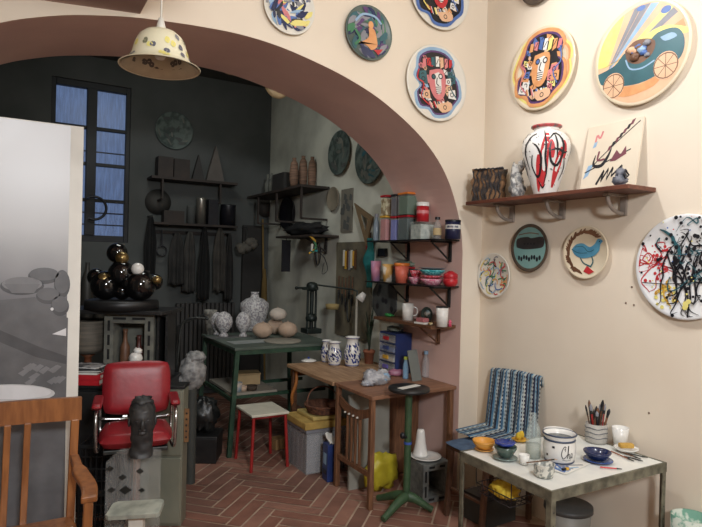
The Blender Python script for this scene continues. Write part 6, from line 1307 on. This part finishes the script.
def jl(pts, wd_, off=.0012):   # handwriting wrapped on the jar, (angle to the right, height fraction)
    pts = curve(pts, len(pts)*6); vs = []
    for i, q__ in enumerate(pts):
        a_, b2 = V(pts[max(i-1, 0)]), V(pts[min(i+1, len(pts)-1)]); d = V(((b2-a_).x*r_, (b2-a_).y*h)); d.normalize(); nn_ = V((-d.y, d.x))
        for s_ in (-1, 1):
            aa, tt = F_+q__[0]+s_*nn_.x*wd_/2/r_, q__[1]+s_*nn_.y*wd_/2/h; R_ = r_*(.9+.1*min(1, tt/.35)) if tt < .35 else r_*(1 if tt < .55 else 1-.07*(tt-.55)/.21)
            vs.append(((R_+off)*math.cos(aa), (R_+off)*math.sin(aa), tt*h))
    b.add(vs, [(2*i, 2*i+1, 2*i+3, 2*i+2) for i in range(len(pts)-1)], M_ink)
jl([(.42, .62), (.34, .66), (.2, .56), (.14, .38), (.24, .24), (.4, .3), (.48, .38)], .0035)
jl([(.3, .55), (.38, .6), (.36, .5)], .0025)
jl([(.5, .25), (.56, .5), (.6, .68), (.55, .62), (.52, .4), (.52, .26)], .003)
jl([(.52, .3), (.6, .42), (.64, .36), (.64, .25), (.68, .26)], .003)
jl([(.84, .4), (.76, .42), (.72, .32), (.76, .25), (.84, .34), (.85, .42), (.86, .26), (.92, .28)], .003)
jl([(.2, .2), (.5, .17), (.8, .2)], .002)
b.box((0, 0, 0), (.002, .012, .010), M_ink, Matrix.Rotation(F_-.35, 4, 'Z') @ Matrix.Translation((r_*1.0, 0, h*.6)))
b.box((0, 0, 0), (.002, .010, .012), M_ink, Matrix.Rotation(F_-.8, 4, 'Z') @ Matrix.Translation((r_*.98, 0, h*.3)))
b.build('handwriting', o)
p = on_t(524, 464); h = hT(524, 454.5, p)
lat('white_beaker', 'small plain white beaker in front of the clear bottle', 'cup', p, [(0, 0), (.02, 0), (.027, h), (.025, h), (.018, .004), (0, .004)], M_white)
p = on_t(544, 476); h = hT(544, 464, p)+.004; lat('floral_pot', 'small white pot with grey leaf pattern at the front corner of the work table', 'pot', p, [(0, 0), (.040, 0), (.046, h*.3), (.046, h*.9), (.049, h), (.044, h), (.04, h*.5), (0, h*.45)], mat('leaf_pattern', (216, 214, 204), .4, c2=(130, 134, 130), scale=46, sharp=.1))
b = MB().cyl((-.07, 0, 0), (.07, .004, .0), .003, M_wood, n=8).cyl((.07, .004, 0), (.085, .004, 0), .004, M_steel, r2=.003, n=8).cyl((.085, .004, 0), (.105, .005, -.002), .004, M_clay, r2=.001, n=8)
tag(b.build('loose_brush', None, p+V((-.01, .02, h+.004)), (0, 0, -.2)), 'thin wooden brush laid across the small leaf-patterned pot', 'brush')
p = on_t(565, 470.5); b = MB().box((0, 0, .006), (.035, .012, .012), M_ink).box((.012, 0, .0062), (.02, .013, .0126), M_yel); tag(b.build('craft_knife', None, p, (0, 0, -.1), bev=.002), 'short black and yellow craft knife on the paint-smeared sheet', 'knife')
p = on_t(598, 461); lat('blue_saucer', 'blue saucer under the dark blue bowl', 'saucer', p, [(0, 0), (.045, 0), (.072, .008), (.07, .011), (.04, .005), (0, .005)], mat('mid_blue_glaze', (58, 84, 142), .25, c2=(44, 64, 118), scale=8, coat=.3), n=40)
bowl('dark blue bowl with pink paint inside, on the blue saucer', p+V((-.003, .003, .0115)), sz(p, 13), hT(597, 449, p)*.66, M_navy)
# brush pot with brushes
p = on_t(596, 441.5); h = hT(596, 423, p); r_ = sz(p, 21)/2
b = MB().lathe([(0, 0), (r_*.95, 0), (r_, h*.1), (r_*.98, h), (r_*.9, h), (r_*.88, h*.1), (0, h*.1)], mat('grey_stoneware', (176, 172, 164), .6), n=32)
for zz in (.3, .55, .8): b.tube([((r_*.995)*math.cos(a*6.283/28), (r_*.995)*math.sin(a*6.283/28), h*zz+.003*math.sin(a)) for a in range(28)], .0022, mat('grey_groove', (92, 96, 104), .6), 6, closed=True)
tag(b.build('brush_pot', None, p), 'grey stoneware pot with dark rings, full of brushes, against the right wall', 'pot')
rd = random.Random(14); ex, ey = V((RT.x, RT.y, 0)).normalized(), V((FW.x, FW.y, 0)).normalized()
for i, (dx, yt) in enumerate([(-10.5, 405), (-7, 400), (-5.5, 404), (-2, 409), (.5, 406), (2, 408), (4, 404), (5.5, 406), (7, 400), (8, 403), (9.3, 404), (13.5, 409), (6.5, 410), (-3.5, 412), (1, 411), (3, 412)]):
    top_ = at_d(596+dx, yt, dep(p)+.02*math.sin(i*2.1)); base = p+ex*(dx/14*r_*.45)+ey*(.3*r_*math.sin(i*1.7))+V((0, 0, h*.14)); top_.y = min(top_.y, 2.33)
    if top_.x > XB-.03: top_.x = XB-.03
    d_ = (top_-base); L_ = d_.length; col = [M_wood, M_ink, M_redm, M_woodx, M_ptgy, M_terra, M_ink, M_ptbr][i % 8]; r1 = .0035+.0012*(i % 3)
    b = MB().tube([V((0, 0, 0)), d_*.72], [r1*.7, r1], col, 8).tube([d_*.72, d_*.82], [r1*1.1, r1*1.25], M_steel, 8).tube([d_*.82, d_*.92, d_], [r1*1.4, r1*1.6, r1*.4], [M_ink, M_ptbr, M_ptgy, M_ink][i % 4], 8)
    tag(b.build('paint_brush', None, base), '%s-handled paint brush standing in the grey stoneware pot, tip %s' % (['brown', 'black', 'red', 'dark brown', 'grey', 'terracotta', 'black', 'ochre-brown'][i % 8], ['leaning furthest left', 'tall, second from the left', 'third from the left', 'fifth from the left', 'short, left of centre', 'at the centre', 'just right of centre', 'right of centre, upright', 'tallest on the right', 'tall, right side', 'second from the right', 'furthest right', 'low on the right side', 'low, fourth from the left', 'low at the centre', 'low, right of centre'][i]), 'brush', 'brushes in the stoneware pot')
p = V((2.905, 2.02, TZ2)); h = hT(614.5, 427, p); lat('white_cup', 'white tapered cup with a small mark, right of the brush pot', 'cup', p, [(0, 0), (.032, 0), (.045, h), (.042, h), (.028, .006), (0, .006)], M_white)
p = on_t(626, 451.5); bowl('shallow white bowl holding a yellow sponge near the wall', p, sz(p, 11.5), .022, M_white)
tag(MB().box((0, 0, .012), (.075, .035, .024), mat('ochre_sponge', (206, 166, 84), .9, c2=(184, 142, 64), scale=40, bump=.5)).build('sponge', None, p+V((.0, .0, .020)), (0, 0, -.5), bev=.006), 'oblong ochre sponge in the shallow white bowl', 'sponge')
for i, (x0, y0_, x1, y1_, m_, lab) in enumerate([(611, 452, 634, 462, M_terra, 'reddish brush lying nearest the blue saucer'), (617, 451, 641, 460, M_wood, 'brown brush lying in the middle of the loose brushes'), (624, 457, 643, 462, M_ink, 'black-handled brush among the loose brushes'), (626, 454, 648, 458.5, M_steel, 'grey palette knife lying farthest right on the table'), (600, 468, 622, 470, M_ptred, 'reddish pencil lying along the front edge behind the frame')]):
    a_, b2 = on_t(x0, y0_), on_t(x1, y1_); d_ = b2-a_; b = MB().cyl((0, 0, .0045), (d_.x*.75, d_.y*.75, .0045), .0035, m_, n=8).cyl((d_.x*.75, d_.y*.75, .0045), (d_.x, d_.y, .0045), .0045, M_steel, r2=.002, n=8); tag(b.build('palette_knife' if i == 3 else 'loose_brush', None, a_), lab, 'knife' if i == 3 else 'brush')
# wire basket with sponge hanging under the frame
p = at_d(510, 492, 2.42); b = MB(); w_ = .075
bx0, by0, bz_ = tx0+.02, 1.99, WZ-.045
bw_ = thing('wire_basket', 'small wire basket hung under the left side of the work table', 'basket', (tx0+.10, 2.12, WZ-.13)); o_ = bw_.location
hx, hy = .075, .12
b = MB().tube([(-hx, -hy, 0), (hx, -hy, 0), (hx, hy, 0), (-hx, hy, 0)], .003, M_ink, 6, closed=True).tube([(-hx*.9, -hy*.9, -.045), (hx*.9, -hy*.9, -.045), (hx*.9, hy*.9, -.045), (-hx*.9, hy*.9, -.045)], .003, M_ink, 6, closed=True)
for k in range(7):
    y = -hy+2*hy*k/6; b.tube([(-hx, y, 0), (-hx*.9, y*.9, -.045), (hx*.9, y*.9, -.045), (hx, y, 0)], .002, M_ink, 6)
for k in range(5):
    x = -hx+2*hx*k/4; b.tube([(x, -hy, 0), (x*.9, -hy*.9, -.045), (x*.9, hy*.9, -.045), (x, hy, 0)], .002, M_ink, 6)
b.build('wire_frame', bw_); b = MB()
for sx2, sy2 in ((-1, -1), (-1, 1), (1, -1), (1, 1)): b = MB().tube([(sx2*hx, sy2*hy, 0), (sx2*hx, sy2*hy, .117)], .0025, M_ink, 6); b.build('hanger', bw_)
b = MB(); b.ball((0, 0, .035), (.06, .075, .042), mat('yellow_sponge', (226, 200, 70)), 22, .45, 3, 4); b.v = [(x, y, max(0, z)) for x, y, z in b.v]
tag(b.build('sponge', None, o_+V((0, -.0, -.0425))), 'yellow natural sponge in the wire basket under the work table', 'sponge')
# bucket and things under the table
p = at_z(590, 524, 0); p = V((2.72, 2.2, 0)); h = zat(590, 505, p)
o = lat('white_bucket', 'grey-white plastic bucket on the floor under the work table', 'bucket', p, [(0, 0), (.10, 0), (.125, h), (.118, h), (.095, .008), (0, .008)], mat('greyish_plastic', (150, 148, 140), .5)); MB().lathe([(.122, h*.9), (.132, h*.92), (.13, h*1.01), (0, h*1.01)], mat('dark_lid', (70, 70, 68), .5), n=30).build('lid', o)
p = at_d(694, 520, 2.0); p = at_x(696, 524, 2.9)
o = lat('painted_pot', 'small pot with green and white daubs at the bottom right corner', 'pot', V((2.86, p.y, 0)), [(0, 0), (.06, 0), (.085, .1), (.09, max(.15, zat(696, 516, V((2.86, p.y, 0)))))]+[(.08, max(.15, zat(696, 516, V((2.86, p.y, 0))))), (.0, .12)], mat('daubed_pot', (196, 204, 190), .6, c2=(104, 150, 130), scale=22, sharp=.1))
# ================================================================== CHAIR WITH TOWEL
CX, CY = 2.635, 2.80
tc_ = thing('cane_chair', 'dark wooden chair with a blue cushion and striped towel in the corner', 'chair', (CX, CY, 0))
S4 = [(2.49, 2.955), (2.47, 2.60), (2.82, 2.60), (2.86, 2.955)]
M_dch = mat('dark_chair_wood', (104, 74, 56), .5, c2=(76, 52, 40), scale=10)
for x, y in ((2.485, 2.925), (2.50, 2.62)):
    ab(MB().bar((x-.03, y, 0), (x, y, .42), .03, .03, M_dch, up=(0, 1, 0)), 'leg', tc_, bev=.004)
for x, y in ((2.88, 2.98), (2.88, 2.64)):
    ab(MB().bar((x+.01, y, 0), (x, y, .42), .03, .03, M_dch, up=(0, 1, 0)).bar((x, y, .42), (x+.055, y, .87), .022, .022, M_dch, up=(0, 1, 0)), 'rear_leg', tc_, bev=.004)
ab(MB().prism([(2.47, 2.60), (2.90, 2.60), (2.90, 3.0), (2.47, 2.97)], .42, .448, M_dch), 'seat', tc_, bev=.01)
ab(MB().bar((2.936, 2.64, .83), (2.936, 2.98, .83), .014, .06, M_dch), 'top_rail', tc_)
for z_ in (.18,): ab(MB().bar((2.478, 2.62, z_), (2.472, 2.925, z_), .016, .016, M_dch), 'stretcher', tc_)
b = MB(); cushion(b, (2.655, 2.785, .4625), (.44, .38, .028), mat('denim_cushion', (84, 106, 132), .9, c2=(62, 80, 106), scale=16, bump=.3))
tag(b.build('seat_cushion', None, (0, 0, 0)), 'faded blue cushion on the seat of the corner chair', 'cushion')
# towel: draped over the chair back and spreading on the seat
cols = [mat('towel_%d' % i, c_, .95, c2=c2, scale=30, bump=.4) for i, (c_, c2) in enumerate([((70, 108, 138), (50, 84, 112)), ((176, 190, 192), (120, 146, 160)), ((40, 46, 70), (30, 34, 52)), ((150, 168, 176), (96, 124, 144)), ((84, 128, 156), (60, 102, 132)), ((196, 196, 186), (140, 150, 152)), ((58, 50, 62), (40, 36, 48))])]
seq = [0, 1, 5, 2, 3, 6, 4, 1, 5, 2, 3, 6, 4, 5]
def towel(u, v):   # u across (far to near), v down from the top over the front
    fold = .012*math.sin(u*34+v*2)+.008*math.sin(u*15+1)
    if v < .72:
        t = v/.72; return V((2.927-.075*t+fold*(.3+.7*t), 3.05-(.45+.03*t)*u-.02*t, .885+.02*u-(.37+.02*u)*t+.012*math.sin(u*3.1)*(1-t)))
    t = (v-.72)/.28; return V((2.852-.26*t+fold*.6, 3.03-(.48-.02*t)*u-.05*t*u, .512-.014*t+abs(fold)*.4))
b = MB(); b.grid(towel, 84, 44, lambda i, j: cols[seq[(i//2) % 14]] if (j+i) % 2 or seq[(i//2) % 14] in (2, 6) else cols[(seq[(i//2) % 14]+(1 if j % 2 else 0)) % 7 if seq[(i//2) % 14] in (1, 3, 5) else seq[(i//2) % 14]])
b.grid(lambda u, v: V((2.927+.026*math.sin(v*math.pi/2), 3.05-.45*u, .885+.02*u+.012*math.sin(u*3.1)+.010*math.sin(v*math.pi)-(.12*max(0, v-.5)))), 84, 6, lambda i, j: cols[seq[(i//2) % 14]])
tag(b.build('striped_towel', None, (0, 0, 0), solid=.004), 'blue, white and navy striped towel draped over the back of the corner chair', 'towel')

tag(MB().span((-.13, -.1, 0), (.13, .1, .16), mat('dark_grey_crate', (64, 66, 64), .7)).span((-.135, -.105, .161), (.135, .105, .175), M_ink).build('dark_box', None, (2.67, 2.76, 0), (0, 0, .05), bev=.004), 'dark grey lidded box on the floor under the corner chair', 'box')
